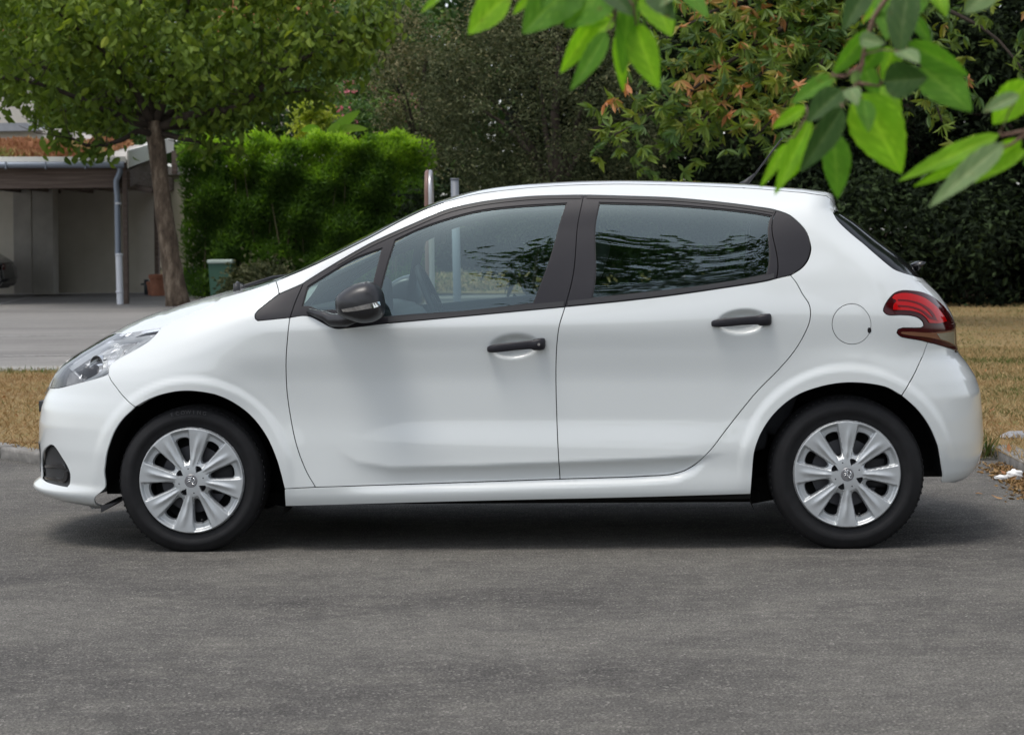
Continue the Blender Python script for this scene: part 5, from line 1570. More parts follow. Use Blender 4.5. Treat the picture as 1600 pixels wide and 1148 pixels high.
# pots, tap, bins
M['terracotta'] = simple('terracotta', (.36, .15, .09), rough=.8, var=.15)
M['bin'] = simple('dark_bin_plastic', (.03, .035, .04), rough=.5)
M['green_bin'] = simple('green_bin_plastic', (.05, .13, .09), rough=.5)
M['pale_lid'] = simple('pale_green_lid', (.50, .60, .55), rough=.5)
def lathe_thing(name, px, py, Y, prof, mat, label, cat, soil=True):
    p = at(px, py, Y); p.z = 0.0
    o = empty(name, p); tag(o, label, cat); bm = bmesh.new()
    add_lathe(bm, prof, 28, 'Z'); bmesh.ops.recalc_face_normals(bm, faces=bm.faces)
    bm_obj('pot_body', bm, mat, o, autosmooth=40)
    if soil:
        bm = bmesh.new(); r = prof[-3][0] * .9; add_lathe(bm, [(0, prof[-1][1] - .05), (r, prof[-1][1] - .05)], 20, 'Z'); bm_obj('soil', bm, M['shade_soil'], o)
    return o
lathe_thing('plant_pot', 247, 455, 56.5, [(.0, .0), (.17, .0), (.18, .05), (.19, .30), (.20, .42), (.23, .43), (.23, .52), (.19, .53), (.18, .46)], M['terracotta'], 'terracotta pot standing against the carport back wall left of the trunk', 'plant pot')
lathe_thing('plant_pot', 238, 457, 57.5, [(.0, .0), (.10, .0), (.13, .25), (.15, .28), (.15, .33), (.12, .34), (.11, .28)], M['terracotta'], 'small terracotta pot half hidden behind the larger pot', 'plant pot')
tp = at(229, 456, 58); o = empty('standpipe', (tp.x, 58, 0)); tag(o, 'dark standpipe with a crossed tap beside the terracotta pots', 'tap')
bm = bmesh.new(); add_tube(bm, [(0, 0, 0), (0, 0, .38)], .06, 10); bm_obj('pipe', bm, M['bin'], o)
bm = bmesh.new(); add_tube(bm, [(-.14, 0, .26), (.12, 0, .30)], .025, 8); add_tube(bm, [(.10, 0, .30), (.10, 0, .42)], .02, 8); bm_obj('tap_handle', bm, M['bin'], o)
def bin_(px0, px1, py0, py1, Y, mat, lid, label):
    a = at(px0, py1, Y); b = at(px1, py0, Y); w = b.x - a.x; h = b.z - .02
    o = empty('waste_bin', ((a.x + b.x) / 2, Y + w / 2, 0)); tag(o, label, 'bin')
    bm = bmesh.new(); add_box(bm, -w / 2, w / 2, -w / 2, w / 2, .05, h * .9, .02)
    for v in bm.verts:
        k = .80 + .20 * v.co.z / h; v.co.x *= k; v.co.y *= k
    bm_obj('bin_body', bm, mat, o, smooth=False)
    bm = bmesh.new(); add_box(bm, -w / 2 * 1.06, w / 2 * 1.06, -w / 2 * 1.1, w / 2 * 1.06, h * .9, h, .03); bm_obj('lid', bm, lid, o, smooth=False)
    for s in (-1, 1):
        bm = bmesh.new(); add_lathe(bm, [(0, -.03), (.09, -.03), (.09, .03), (0, .03)], 16, 'Y')
        for v in bm.verts: v.co = Matrix.Translation((s * w * .36, w * .45, .09)) @ Matrix.Rotation(pi / 2, 4, 'Z') @ v.co
        bm_obj('bin_wheel', bm, M['rubber_seal'], o)
bin_(287, 303, 416, 450, 55.5, M['bin'], M['bin'], 'dark grey bin beside the tree trunk, left of the other bins')
bin_(305, 321, 417, 449, 55.5, M['bin'], M['bin'], 'dark grey bin between the trunk and the green bin')
bin_(325, 362, 404, 455, 52.5, M['green_bin'], M['pale_lid'], 'green wheeled bin with a pale lid in front of the hedge')

# ---- house behind
M['tiles'] = ramp_mat('orange_roof_tiles', [(.3, (.38, .13, .06)), (.7, (.55, .24, .12))], 5, stretch=(3, 1, 1))
M['house'] = ramp_mat('pale_house_render', [(.3, (.50, .47, .42)), (.7, (.58, .55, .50))], 1)
M['slate'] = ramp_mat('grey_roof_sheet', [(.3, (.20, .21, .23)), (.7, (.30, .31, .33))], 2)
H1 = empty('house', (at(250, 400, 92).x, 92, 0)); tag(H1, 'pale house with orange tiled roof glimpsed between the leaves', 'house')
def hp(x0, y0, x1, y1, Y, dep, nm, mat): return wall_box(nm, (x0, y0), (x1, y1), Y, Y + dep, mat, H1)
hp(330, 60, 520, 380, 92, 8, 'wall', M['house'])
prism('roof', [(310, 64), (540, 64), (500, -30), (360, -30)], 91.5, 100, M['tiles'], H1)
for x in (360, 420, 470):
    w_ = hp(x, 90, x + 24, 130, 91.9, .1, 'window', M['black_gloss'])
H2 = empty('pale_outbuilding', (at(70, 400, 75).x, 75, 0)); tag(H2, 'pale low building with grey sheet roof behind the planted carport roof', 'building')
o_ = wall_box('wall', (-120, 204), (112, 420), 75, 80, M['house'], H2)
prism('gable', [(112, 204), (150, 226), (112, 232)], 75.2, 80, M['house'], H2)
prism('roof', [(-140, 208), (62, 204), (40, 192), (-120, 194)], 74.5, 81, M['slate'], H2)
H3 = empty('pink_house', (at(-10, 400, 110).x, 110, 0)); tag(H3, 'pink-roofed distant house at the top left corner behind the leaves', 'house')
wall_box('wall', (-80, 60), (60, 400), 110, 118, M['house'], H3)
prism('roof', [(-100, 64), (75, 64), (50, 30), (-80, 30)], 109.5, 119, M['tiles'], H3)
for x in (-30, 10): wall_box('window', (x, 90), (x + 16, 120), 109.9, 110, M['black_gloss'], H3)

# rusty leaf crumbs swept against the kerb on the right
n = 2600; gA = ground(1548, 722); gB = ground(1640, 790); gC = ground(1600, 830)
u = rng.uniform(0, 1, n); w = np.abs(rng.normal(0, .45, n))
P_ = np.column_stack([gA.x + (gB.x - gA.x) * u + rng.normal(0, .05, n), gA.y + (gB.y - gA.y) * u - w * .9, np.full(n, .003)])
P_ = P_[P_[:, 1] < kerb_y(P_[:, 0]) - .01]
d = np.column_stack([rng.normal(size=(len(P_), 2)), np.abs(rng.normal(0, .25, len(P_)))])
M['crumb'] = leaf_mat('leaf_crumbs', [(0, (.10, .06, .03)), (.6, (.26, .15, .06)), (1, (.36, .24, .12))], trans=.1, rough=.9)
cm = leaf_cloud('leaf_crumbs', P_, .022, .010, M['crumb'], dirs=d, droop=0, size_var=.7)
tag(cm, 'rust-coloured leaf crumbs scattered on the asphalt along the right kerb', 'debris', kind='stuff')
# ================================================================== PLANTS
M['bark'] = ramp_mat('mottled_brown_bark', [(.32, (.050, .036, .026)), (.5, (.12, .088, .062)), (.68, (.24, .19, .14))], 9, stretch=(1, 1, .35), bump=.03, bump_scale=22)
M['bark_dark'] = ramp_mat('dark_bark', [(.3, (.022, .017, .013)), (.7, (.055, .042, .032))], 6, bump=.01, bump_scale=30)
M['leaf_a'] = leaf_mat('street_tree_leaf', [(0, (.055, .095, .016)), (.5, (.13, .19, .028)), (.8, (.21, .27, .035)), (1, (.33, .37, .05))], trans=.38, rough=.55, spec=.2)
M['leaf_hedge'] = leaf_mat('hedge_leaf', [(0, (.055, .115, .020)), (.4, (.115, .225, .030)), (.7, (.23, .38, .035)), (1, (.38, .57, .05))], trans=.40, rough=.5)
M['leaf_oak'] = leaf_mat('grey_oak_leaf', [(0, (.022, .030, .013)), (.5, (.068, .082, .038)), (.8, (.15, .155, .08)), (1, (.30, .26, .15))], trans=.15, rough=.75, spec=.15)
M['leaf_dark'] = leaf_mat('dark_wood_leaf', [(0, (.003, .005, .003)), (.5, (.009, .015, .007)), (.8, (.018, .027, .013)), (1, (.042, .064, .026))], trans=.12, rough=.8, spec=.08)  # near-black greens: the wood's canopy shade is put into the leaf colour
M['leaf_mid'] = leaf_mat('mid_green_leaf', [(0, (.025, .060, .016)), (.6, (.075, .145, .038)), (1, (.18, .28, .06))], trans=.3)
M['leaf_chest'] = leaf_mat('chestnut_leaf', [(0, (.06, .12, .03)), (.42, (.15, .22, .03)), (.66, (.24, .26, .04)), (.74, (.40, .20, .08)), (1, (.52, .22, .10))], trans=.35, rough=.55, tcol=(1.2, 1.25, .5))
M['petal'] = leaf_mat('pink_petal', [(0, (.62, .10, .16)), (1, (.75, .28, .32))], trans=.3, tcol=(1, 1, 1))
M['banana'] = leaf_mat('banana_leaf', [(0, (.12, .26, .04)), (1, (.26, .42, .08))], trans=.4, rough=.4)

def limb(bm, pts, r0, r1, wob=.03, seg=10):
    s = spline([tuple(p) for p in pts], .25)
    n = len(s); s = s + rng.normal(0, wob * .3, s.shape) * np.minimum(np.arange(n), 3)[:, None] / 3
    add_tube(bm, [Vector(p) for p in s], list(np.linspace(r0, r1, n)), seg)

# street tree in front of the carport
YT = 46.5
T1 = empty('street_tree', (at(279, 478, YT).x, YT, 0)); tag(T1, 'leaning street tree with mottled trunk and drooping green leaves at the left', 'tree')
def tl_(px, py, dy=0.0): return at(px, py, YT + dy) - T1.location
bm = bmesh.new()
tr_pts = [tl_(279, 482), tl_(272, 440), tl_(263, 380), tl_(255, 320), tl_(249, 265), tl_(243, 215), tl_(240, 190)]
s = spline([tuple(p) for p in tr_pts], .22); n = len(s)
rad = np.interp(np.linspace(0, 1, n), [0, .06, .3, .8, 1], [.27, .225, .195, .165, .19])
add_tube(bm, [Vector(p) for p in s], list(rad), 20)
for v in bm.verts: v.co += Vector(rng.normal(0, .008, 3))
bm_obj('trunk', bm, M['bark'], T1)
limbs = [
    [(243, 212, 0), (215, 205, -.4), (192, 218, -.7), (165, 227, -.9), (135, 228, -1.0), (110, 216, -1.1), (85, 212, -1.2)],
    [(242, 205, 0), (205, 190, .3), (165, 182, .6), (120, 176, .9), (60, 168, 1.2)],
    [(246, 208, 0), (285, 216, -.3), (325, 226, -.5), (360, 224, -.6)],
    [(247, 200, 0), (300, 180, -.6), (370, 168, -1.0), (440, 110, -1.2), (520, 70, -1.3), (600, 40, -1.2)],
    [(243, 195, 0), (235, 140, .2), (228, 80, .5), (222, 0, .8), (220, -60, .9)],
    [(243, 195, 0), (265, 130, -.5), (285, 60, -.9), (300, -30, -1.1)],
    [(240, 195, 0), (200, 130, -.8), (150, 70, -1.3), (90, 20, -1.6)],
    [(245, 198, 0), (310, 140, .8), (400, 90, 1.4), (480, 30, 1.8)],
    [(240, 200, 0), (170, 150, .8), (80, 110, 1.5), (-10, 80, 2.0)],
    [(240, 200, 0), (160, 170, -1.0), (60, 130, -1.6), (-30, 120, -2.0)],
    [(246, 200, 0), (330, 190, .9), (420, 150, 1.3), (500, 140, 1.5)],
]
nodes = []
for L_ in limbs:
    bm = bmesh.new(); pts = [tl_(a, b, c) for a, b, c in L_]; limb(bm, pts, .10 if L_[-1][1] < 100 else .075, .018)
    bm_obj('branch', bm, M['bark_dark'], T1)
    s = spline([tuple(p) for p in pts], .3); nodes += [p for p in s[3:]]
nodes = np.array(nodes)
n = 9800
cc = at(268, 40, YT) - T1.location
cl, tv = blob_points(n, (cc.x, 0, cc.z + .1), (4.75, 3.0, 2.25), 330, .20, shell=.25)
# keep the underside line of the crown
px_ = 800 + F * (cl[:, 0] + T1.location.x) / (cl[:, 1] + YT); py_ = 380 - F * (cl[:, 2] - CAMH) / (cl[:, 1] + YT) + (800 - px_) * math.tan(ROLL)
low = np.interp(px_, [-300, 0, 60, 130, 200, 250, 300, 350, 450, 500, 560, 620, 700], [215, 212, 200, 195, 190, 165, 200, 215, 212, 175, 130, 95, 60])
low = low + 10 * np.sin(px_ * .09) + 7 * np.sin(px_ * .21)
keep = py_ < low
cl, tv = cl[keep], tv[keep]
# leaves along the low limbs too
k = rng.integers(0, len(nodes), 2600); ex = nodes[k] + rng.normal(0, .16, (2600, 3)) - np.array([0, 0, .05])
cl = np.vstack([cl, ex]); tv = np.concatenate([tv, rng.uniform(0, 1, len(ex))])
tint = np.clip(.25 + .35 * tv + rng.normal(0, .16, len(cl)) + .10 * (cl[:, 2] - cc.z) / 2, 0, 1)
cr1 = leaf_cloud('crown', cl, .21, .115, M['leaf_a'], T1, tint=tint, droop=.72, shape=2, fold=.22, curl=.12)
cr1['kind'] = 'stuff'
# fine twigs through the crown
bm = bmesh.new()
for i in range(160):
    a = Vector(nodes[random.randrange(len(nodes))]); d = Vector(rng.normal(0, 1, 3)); d.z = abs(d.z) * .6; d.normalize()
    add_tube(bm, [a, a + d * .5, a + d * 1.0 + Vector((0, 0, .1))], [.014, .009, .004], 4, cap=False)
bm_obj('twigs', bm, M['bark_dark'], T1)['kind'] = 'stuff'

# conifer-like clipped hedge
YH = 53.0
h0 = at(286, 460, YH); h1 = at(676, 460, YH); ht = at(480, 224, YH).z
HG = empty('hedge', ((h0.x + h1.x) / 2, YH, 0)); tag(HG, 'tall clipped hedge with bright green top between the carport and the posts', 'hedge')
hw = (h1.x - h0.x) / 2
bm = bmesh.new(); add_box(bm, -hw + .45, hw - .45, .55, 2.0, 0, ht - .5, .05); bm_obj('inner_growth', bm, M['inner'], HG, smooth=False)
n = 72000
u = rng.uniform(-1, 1, n); v = rng.uniform(0, 1, n) ** .85; w = rng.uniform(0, 1, n)
X = u * hw; Z = v * ht
face = np.where(rng.uniform(0, 1, n) < .80, np.abs(rng.normal(0, .16, n)), w * 1.9)
lump = .16 * np.sin(X * 2.7 + Z * 2.0) + .13 * np.sin(X * 5.3 - Z * 3.7) + .10 * np.sin(Z * 6.1 + X * 1.3)
Yv = face + lump
top = rng.uniform(0, 1, n) < .24
Z = np.where(top, ht + .10 * np.sin(X * 4.1) + .08 * np.sin(X * 9.7) + rng.normal(0, .07, n) - .25 * (np.abs(u) > .93), Z); Yv = np.where(top, w * 2.1, Yv)
X = X + np.sign(X) * 0 + rng.normal(0, .05, n)
P_ = np.column_stack([X, Yv, Z])
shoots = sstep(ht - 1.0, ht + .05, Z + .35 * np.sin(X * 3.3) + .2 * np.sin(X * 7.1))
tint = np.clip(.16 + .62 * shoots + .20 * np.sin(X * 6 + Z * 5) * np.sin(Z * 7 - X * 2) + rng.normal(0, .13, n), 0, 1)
d = rng.normal(size=(n, 3)); d[:, 1] -= .7; d[:, 2] = np.abs(d[:, 2]) * .8 + .35
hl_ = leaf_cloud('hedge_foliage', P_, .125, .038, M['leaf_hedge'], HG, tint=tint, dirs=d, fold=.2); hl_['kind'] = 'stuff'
bm = bmesh.new()
for i in range(26):
    x = random.uniform(-hw * .95, hw * .95); y = random.uniform(.0, .35)
    add_tube(bm, [(x, y, 0), (x + random.uniform(-.1, .1), y + .05, ht * .35), (x + random.uniform(-.25, .25), y + .1, ht * random.uniform(.6, .85))], [.022, .016, .008], 5, cap=False)
bm_obj('hedge_stems', bm, simple('hedge_stem', (.09, .08, .04), rough=.8), HG)['kind'] = 'stuff'
# undergrowth spilling at the foot of the hedge towards the windscreen
n = 5000; P_, tv = box_points(n, at(362, 446, 50) - Vector((0, 0, .7)), at(450, 430, 52), 60, .18); P_[:, 2] = np.abs(P_[:, 2])
o = leaf_cloud('ground_ivy', P_, .13, .07, M['leaf_oak'], tint=.3 + .5 * tv, droop=.1); tag(o, 'tangled low undergrowth at the foot of the hedge', 'undergrowth', kind='stuff')
# white flower clump near the bin
# generic bush / tree builders
def bush(name, label, cat, px, py, Y, rpx, rpy, n, L, W, mat, clumps=120, spread=.2, depth=None, trunk=False, shell=.3, group=None, tbias=0.0, droop=.25, stems=True, tv_gain=.45):
    c = at(px, py, Y); s = Y / F; rx, rz = rpx * s, rpy * s
    o = empty(name, (c.x, Y, 0)); tag(o, label, cat, group)
    P, tv = blob_points(n, (0, 0, c.z), (rx, depth or rx * .8, rz), clumps, spread, shell)
    P = P[P[:, 2] > .02]; tv = tv[:len(P)]
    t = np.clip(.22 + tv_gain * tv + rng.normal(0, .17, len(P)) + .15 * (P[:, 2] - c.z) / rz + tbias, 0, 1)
    f = leaf_cloud('crown' if trunk else 'foliage', P, L, W, mat, o, tint=t, droop=droop, fold=.2); f['kind'] = 'stuff'
    if trunk:
        bm = bmesh.new(); limb(bm, [(0, 0, -.05), (.1, 0, c.z * .4), (0, .1, c.z * .9), (.1, .1, c.z + rz * .5)], .20, .04, seg=12); bm_obj('trunk', bm, M['bark_dark'], o)
        for i in range(5):
            a = 2 * pi * i / 5 + random.random(); bm = bmesh.new()
            limb(bm, [(0, 0, c.z * .55), (rx * .35 * cos(a), rx * .35 * sin(a), c.z * .9), (rx * .75 * cos(a), rx * .7 * sin(a), c.z + rz * random.uniform(-.1, .5))], .08, .015, seg=8); bm_obj('branch', bm, M['bark_dark'], o)
    elif stems:
        bm = bmesh.new()
        for i in range(9):
            a = 2 * pi * i / 9; limb(bm, [(0, 0, 0), (rx * .3 * cos(a), rx * .3 * sin(a), c.z * .6), (rx * .6 * cos(a), rx * .6 * sin(a), c.z + rz * .3)], .035, .008, seg=5)
        bm_obj('stems', bm, M['bark_dark'], o)['kind'] = 'stuff'
    return o
bush('holm_oak', 'big dense grey-green evergreen oak above the roof of the white car', 'tree', 868, 170, 43, 215, 205, 52000, .085, .036, M['leaf_oak'], 620, .17, depth=2.2, trunk=True, shell=.55, tbias=-.02)
bush('holm_oak', 'pale dry grey-green tree left of the big evergreen oak', 'tree', 660, 150, 57, 80, 140, 11000, .10, .04, M['leaf_oak'], 120, .2, trunk=True, shell=.4, tbias=.22)
# garden behind the hedge
bush('garden_tree', 'mid green garden tree behind the pink flowering shrub', 'tree', 590, 90, 72, 100, 110, 12000, .22, .10, M['leaf_mid'], 150, .3, trunk=True)
bush('garden_tree', 'bluish dark conifer-like tree between the hedge and the oak', 'tree', 590, 190, 66, 55, 60, 7000, .14, .05, M['leaf_dark'], 60, .25, trunk=True, tbias=.3)
bush('garden_tree', 'light green bushy tree behind the street tree crown', 'tree', 400, 130, 80, 150, 110, 12000, .25, .12, M['leaf_mid'], 150, .4, trunk=True, tbias=.1)
bush('garden_tree', 'green tree showing under the street tree at the left, behind the outbuilding', 'tree', 150, 175, 88, 90, 60, 7000, .25, .12, M['leaf_mid'], 80, .3, trunk=True, tbias=.15)
bush('garden_tree', 'tall green tree filling the upper left behind the street tree', 'tree', 90, 20, 96, 190, 120, 14000, .3, .14, M['leaf_mid'], 150, .4, trunk=True, tbias=.1)
ol = bush('oleander', 'pink flowering shrub above the right end of the hedge', 'shrub', 600, 205, 60, 85, 40, 7000, .18, .05, M['leaf_mid'], 70, .2, tbias=.05)
P_, tv = blob_points(420, (0, -.2, at(600, 205, 60).z + .15), (1.5, .8, .75), 46, .07, .6)
leaf_cloud('pink_blossom', P_, .09, .07, M['petal'], ol, tint=tv, droop=0)['kind'] = 'stuff'
ol2 = bush('oleander', 'pink flowering shrub standing above the banana plant', 'shrub', 550, 170, 64, 60, 40, 4500, .18, .05, M['leaf_mid'], 50, .2, tbias=.05)
P_, tv = blob_points(200, (0, -.2, at(550, 158, 64).z), (1.1, .6, .5), 22, .06, .6)
leaf_cloud('pink_blossom', P_, .09, .07, M['petal'], ol2, tint=tv, droop=0)['kind'] = 'stuff'
P0 = at(486, 185, 58)
yb = empty('yellow_shrub', (P0.x, 58, 0)); tag(yb, 'small yellow-leaved shrub above the hedge left of the banana plant', 'shrub')
P_, tv = blob_points(900, (0, 0, P0.z), (.45, .4, .5), 20, .12, .3); M['yel'] = leaf_mat('yellow_leaf', [(0, (.14, .24, .05)), (1, (.45, .48, .06))], trans=.4)
leaf_cloud('foliage', P_, .16, .08, M['yel'], yb, tint=tv)['kind'] = 'stuff'
bm = bmesh.new(); limb(bm, [(0, 0, 0), (0, 0, P0.z)], .04, .02, seg=6); bm_obj('stem', bm, M['bark_dark'], yb)
# banana plant
bp_ = at(512, 232, 57); BN = empty('banana_plant', (bp_.x, 57, 0)); tag(BN, 'banana plant with broad pale green leaves rising above the hedge', 'plant')
bm = bmesh.new(); limb(bm, [(0, 0, 0), (0, 0, bp_.z)], .12, .08, seg=10); bm_obj('stem', bm, M['leaf_mid'], BN)
for (bx, by, tx, ty, hwid, sag) in ((512, 226, 562, 175, 9, 4), (505, 222, 575, 203, 8, -6), (508, 228, 470, 205, 10, -10), (510, 226, 530, 192, 8, 0), (515, 230, 548, 222, 7, -5)):
    a = at(bx, by, 57) - BN.location; b = at(tx, ty, 56.6) - BN.location; mid = at((bx + tx) / 2, (by + ty) / 2 - abs(sag) - 3, 56.8) - BN.location
    s = spline([tuple(a), tuple(mid), tuple(b)], .06); n = len(s); w_ = hwid * 57 / F * np.sin(np.clip(np.linspace(.05, 1, n), 0, 1) * pi) ** .6
    t = np.gradient(s, axis=0); sdv = np.cross(t, [0.2, .8, .5]); sdv /= np.linalg.norm(sdv, axis=1)[:, None]
    V = np.vstack([s, s + sdv * w_[:, None] + [0, 0, .03], s - sdv * w_[:, None] + [0, 0, .03]])
    Fq = [(i, i + 1, n + i + 1, n + i) for i in range(n - 1)] + [(i, 2 * n + i, 2 * n + i + 1, i + 1) for i in range(n - 1)]
    fast_mesh('banana_leaf', V, np.array(Fq), M['banana'], BN, True, col=np.full(len(Fq), random.uniform(.2, 1)))

# dark wood on the right: several trees and shrubs
G_ = 'dark trees and shrubs behind the car'
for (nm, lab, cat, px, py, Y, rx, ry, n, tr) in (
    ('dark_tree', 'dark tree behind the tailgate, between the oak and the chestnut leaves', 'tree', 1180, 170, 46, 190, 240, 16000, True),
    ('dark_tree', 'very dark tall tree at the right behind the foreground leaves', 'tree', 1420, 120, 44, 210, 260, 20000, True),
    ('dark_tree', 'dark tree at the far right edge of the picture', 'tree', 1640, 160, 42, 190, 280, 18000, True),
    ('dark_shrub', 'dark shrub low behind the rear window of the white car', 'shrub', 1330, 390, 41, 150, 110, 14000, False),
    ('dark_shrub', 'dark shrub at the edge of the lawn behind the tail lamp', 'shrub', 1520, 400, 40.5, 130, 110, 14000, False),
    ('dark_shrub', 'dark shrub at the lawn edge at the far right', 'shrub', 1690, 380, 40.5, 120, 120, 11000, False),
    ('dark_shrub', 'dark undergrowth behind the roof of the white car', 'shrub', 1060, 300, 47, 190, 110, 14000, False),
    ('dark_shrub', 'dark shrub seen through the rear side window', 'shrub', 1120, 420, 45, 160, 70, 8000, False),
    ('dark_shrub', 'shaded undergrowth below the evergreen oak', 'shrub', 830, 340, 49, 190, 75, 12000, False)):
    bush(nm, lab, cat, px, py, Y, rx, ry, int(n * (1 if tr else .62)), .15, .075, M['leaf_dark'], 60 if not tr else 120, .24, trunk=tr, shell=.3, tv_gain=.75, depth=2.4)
SH = empty('added_shade_tree', (9.5, 28, 0)); tag(SH, 'unseen tall tree added beyond the right edge to shade the verge', 'tree')  # unseen tree, added to shade the right lawn and the wood behind
P, tv = blob_points(15000, (0, 0, 9.6), (5.2, 5.2, 2.6), 170, .35, .2)
leaf_cloud('crown', P, .26, .13, M['leaf_mid'], SH, tint=.2 + .5 * tv)['kind'] = 'stuff'
bm = bmesh.new(); limb(bm, [(0, 0, 0), (.2, 0, 4), (-.1, 0, 8), (0, 0, 10)], .30, .08, seg=14); bm_obj('trunk', bm, M['bark'], SH)
for i in range(6):
    a = 2 * pi * i / 6; bm = bmesh.new(); limb(bm, [(0, 0, 6.5), (2.0 * cos(a), 2.0 * sin(a), 8.4), (4.4 * cos(a), 4.2 * sin(a), 9.8)], .11, .02, seg=8); bm_obj('branch', bm, M['bark_dark'], SH)
def far_wood(name, label, x0, x1, y0, y1, z1, n, mat, L=.5, tb=0.):
    X = rng.uniform(x0, x1, n); Yv = rng.uniform(y0, y1, n); top = z1 * (.82 + .12 * np.sin(X * .35) + .08 * np.sin(X * .9 + 1)); Z = rng.uniform(0, 1, n) ** .8 * top
    t = np.clip(.3 + .3 * np.sin(X * 1.3 + Z) + rng.normal(0, .2, n) + tb, 0, 1)
    o = leaf_cloud(name, np.column_stack([X, Yv, Z]), L, L * .5, mat, tint=t, droop=.2); tag(o, label, 'wood', kind='stuff'); return o
far_wood('far_wood', 'mass of dark woodland closing the view behind the trees', 0, 58, 50, 56, 15, 78000, M['leaf_dark'])
far_wood('far_wood', 'distant green woodland behind the houses', -45, 6, 122, 132, 24, 26000, M['leaf_mid'], .9)
far_wood('far_hedge', 'dark band of bushes behind the far lawn, seen through the front window', -6, 14, 92, 96, 3.4, 12000, M['leaf_dark'], .3, .35)

# browning horse chestnut
CH = empty('chestnut_tree', (at(1330, 480, 30).x, 30, 0)); tag(CH, 'horse chestnut branch with green and rusty brown fingered leaves above the car roof', 'tree')
o0 = CH.location
bm = bmesh.new(); limb(bm, [(4.6, 1, 0), (4.5, 1, 2.5), (4.2, 1.2, 4.6)], .25, .16, seg=14); bm_obj('trunk', bm, M['bark_dark'], CH)
bm = bmesh.new(); limb(bm, [(4.2, 1.2, 4.6), (2.5, 1.6, 5.0), tuple(at(1350, -60, 32) - o0)], .15, .07, seg=12); bm_obj('branch', bm, M['bark_dark'], CH)
cb = [[(1350, -60, 2), (1260, 20, .5), (1150, 90, -.5), (1050, 160, -1), (960, 212, -1.3)], [(1350, -60, 2), (1250, 60, 0), (1160, 140, -.6), (1080, 200, -1), (1040, 240, -1.1)], [(1350, -60, 2), (1200, -10, 0), (1110, 20, -.6), (1040, 60, -1)], [(1350, -40, 2), (1290, 90, 0), (1230, 160, -.8), (1180, 215, -1)], [(1350, -40, 2), (1420, 60, 0), (1450, 130, -.6), (1470, 190, -1)], [(1350, -40, 2), (1470, 10, 0), (1560, 60, -.6), (1600, 110, -1)]]
cn = []; cpx = []
for L_ in cb:
    pts = [at(a, b, 30 + c) - o0 for a, b, c in L_]; bm = bmesh.new(); limb(bm, pts, .06, .012, seg=7); bm_obj('branch', bm, M['bark_dark'], CH)
    s = spline([tuple(p) for p in pts], .12); cn += [p for p in s]; cpx += [L_ is cb[4] or L_ is cb[5]] * len(s)
cn = np.array(cn); cpx = np.array(cpx)
def palmate(n, nodes, spread, L, tintf):
    k = rng.integers(0, len(nodes), n); c = nodes[k] + rng.normal(0, 1, (n, 3)) * spread
    ax = rng.normal(size=(n, 3)); ax[:, 2] = np.abs(ax[:, 2]) * .8 + .2; ax[:, 1] -= .5; ax /= np.linalg.norm(ax, axis=1)[:, None]
    r = rng.normal(size=(n, 3)); s = np.cross(ax, r); s /= np.linalg.norm(s, axis=1)[:, None]; t = np.cross(ax, s)
    P, D, T = [], [], []; t0 = tintf(c)
    for j in range(7):
        a = radians(-105 + 35 * j); dd = s * cos(a)[None] if False else s * cos(a) + t * sin(a) - np.array([0, 0, .45]) - ax * .15
        P.append(c); D.append(dd); T.append(t0 + rng.normal(0, .07, n))
    return np.vstack(P), np.vstack(D), np.concatenate(T)
vis = cn[~cpx]; vis2 = cn[cpx]
def tf(c):
    w = np.sin(c[:, 0] * 3.1) * .5 + np.sin(c[:, 2] * 4.3 + 1) * .5
    return np.clip(.36 + .22 * w + rng.normal(0, .24, len(c)), 0, 1)
P_, D_, T_ = palmate(1050, vis, (.34, .35, .28), .15, tf)
leaf_cloud('foliage', P_, .17, .05, M['leaf_chest'], CH, tint=T_, dirs=D_, fold=.25, shape=2)['kind'] = 'stuff'
P_, D_, T_ = palmate(170, vis2, (.30, .35, .28), .15, lambda c: np.clip(.30 + rng.normal(0, .22, len(c)), 0, 1))
leaf_cloud('foliage', P_, .17, .05, M['leaf_chest'], CH, tint=T_ * .9, dirs=D_, fold=.25, shape=2)['kind'] = 'stuff'
P_, tv = blob_points(6000, tuple(at(1180, 60, 31.5) - o0), (1.6, .6, 1.1), 90, .15, .3)
leaf_cloud('inner_foliage', P_, .15, .06, M['leaf_dark'], CH, tint=.4 + .6 * tv)['kind'] = 'stuff'

# posts behind the car
M['steel'] = simple('brushed_steel', (.42, .42, .43), rough=.35, metal=.8)
M['brown_metal'] = simple('brown_coated_steel', (.16, .09, .07), rough=.5)
M['post_blue'] = simple('grey_blue_post', (.14, .155, .18), rough=.5)
yp = 24.0
o = empty('hoop_post', (at(671, 440, yp).x, yp, 0)); tag(o, 'round-topped steel hoop post behind the windscreen of the car', 'post')
zt_ = at(671, 268, yp).z
for dx, mm_, nm in ((-.018, M['brown_metal'], 'rear_tube'), (.014, M['steel'], 'front_tube')):
    bm = bmesh.new(); pts = []
    for t in np.linspace(0, pi, 13): pts.append((dx, .24 - .24 * cos(t), zt_ - .24 + .24 * sin(t)))
    pts = [(dx, 0, 0)] + pts + [(dx, .48, 0)]
    add_tube(bm, pts, .026, 12); bm_obj(nm, bm, mm_, o)
o = empty('slim_post', (at(715, 440, 26).x, 26, 0)); tag(o, 'slim blue-grey post right of the steel hoop, seen over the roof and through the window', 'post')
bm = bmesh.new(); zt_ = at(710, 281, 26).z; add_tube(bm, [(0, 0, 0), (-.02, 0, zt_)], .045, 14); bm_obj('post_tube', bm, M['post_blue'], o)
bm = bmesh.new(); add_tube(bm, [(-.02, 0, zt_), (-.02, 0, zt_ + .015)], .05, 14); bm_obj('post_cap', bm, M['post_blue'], o)

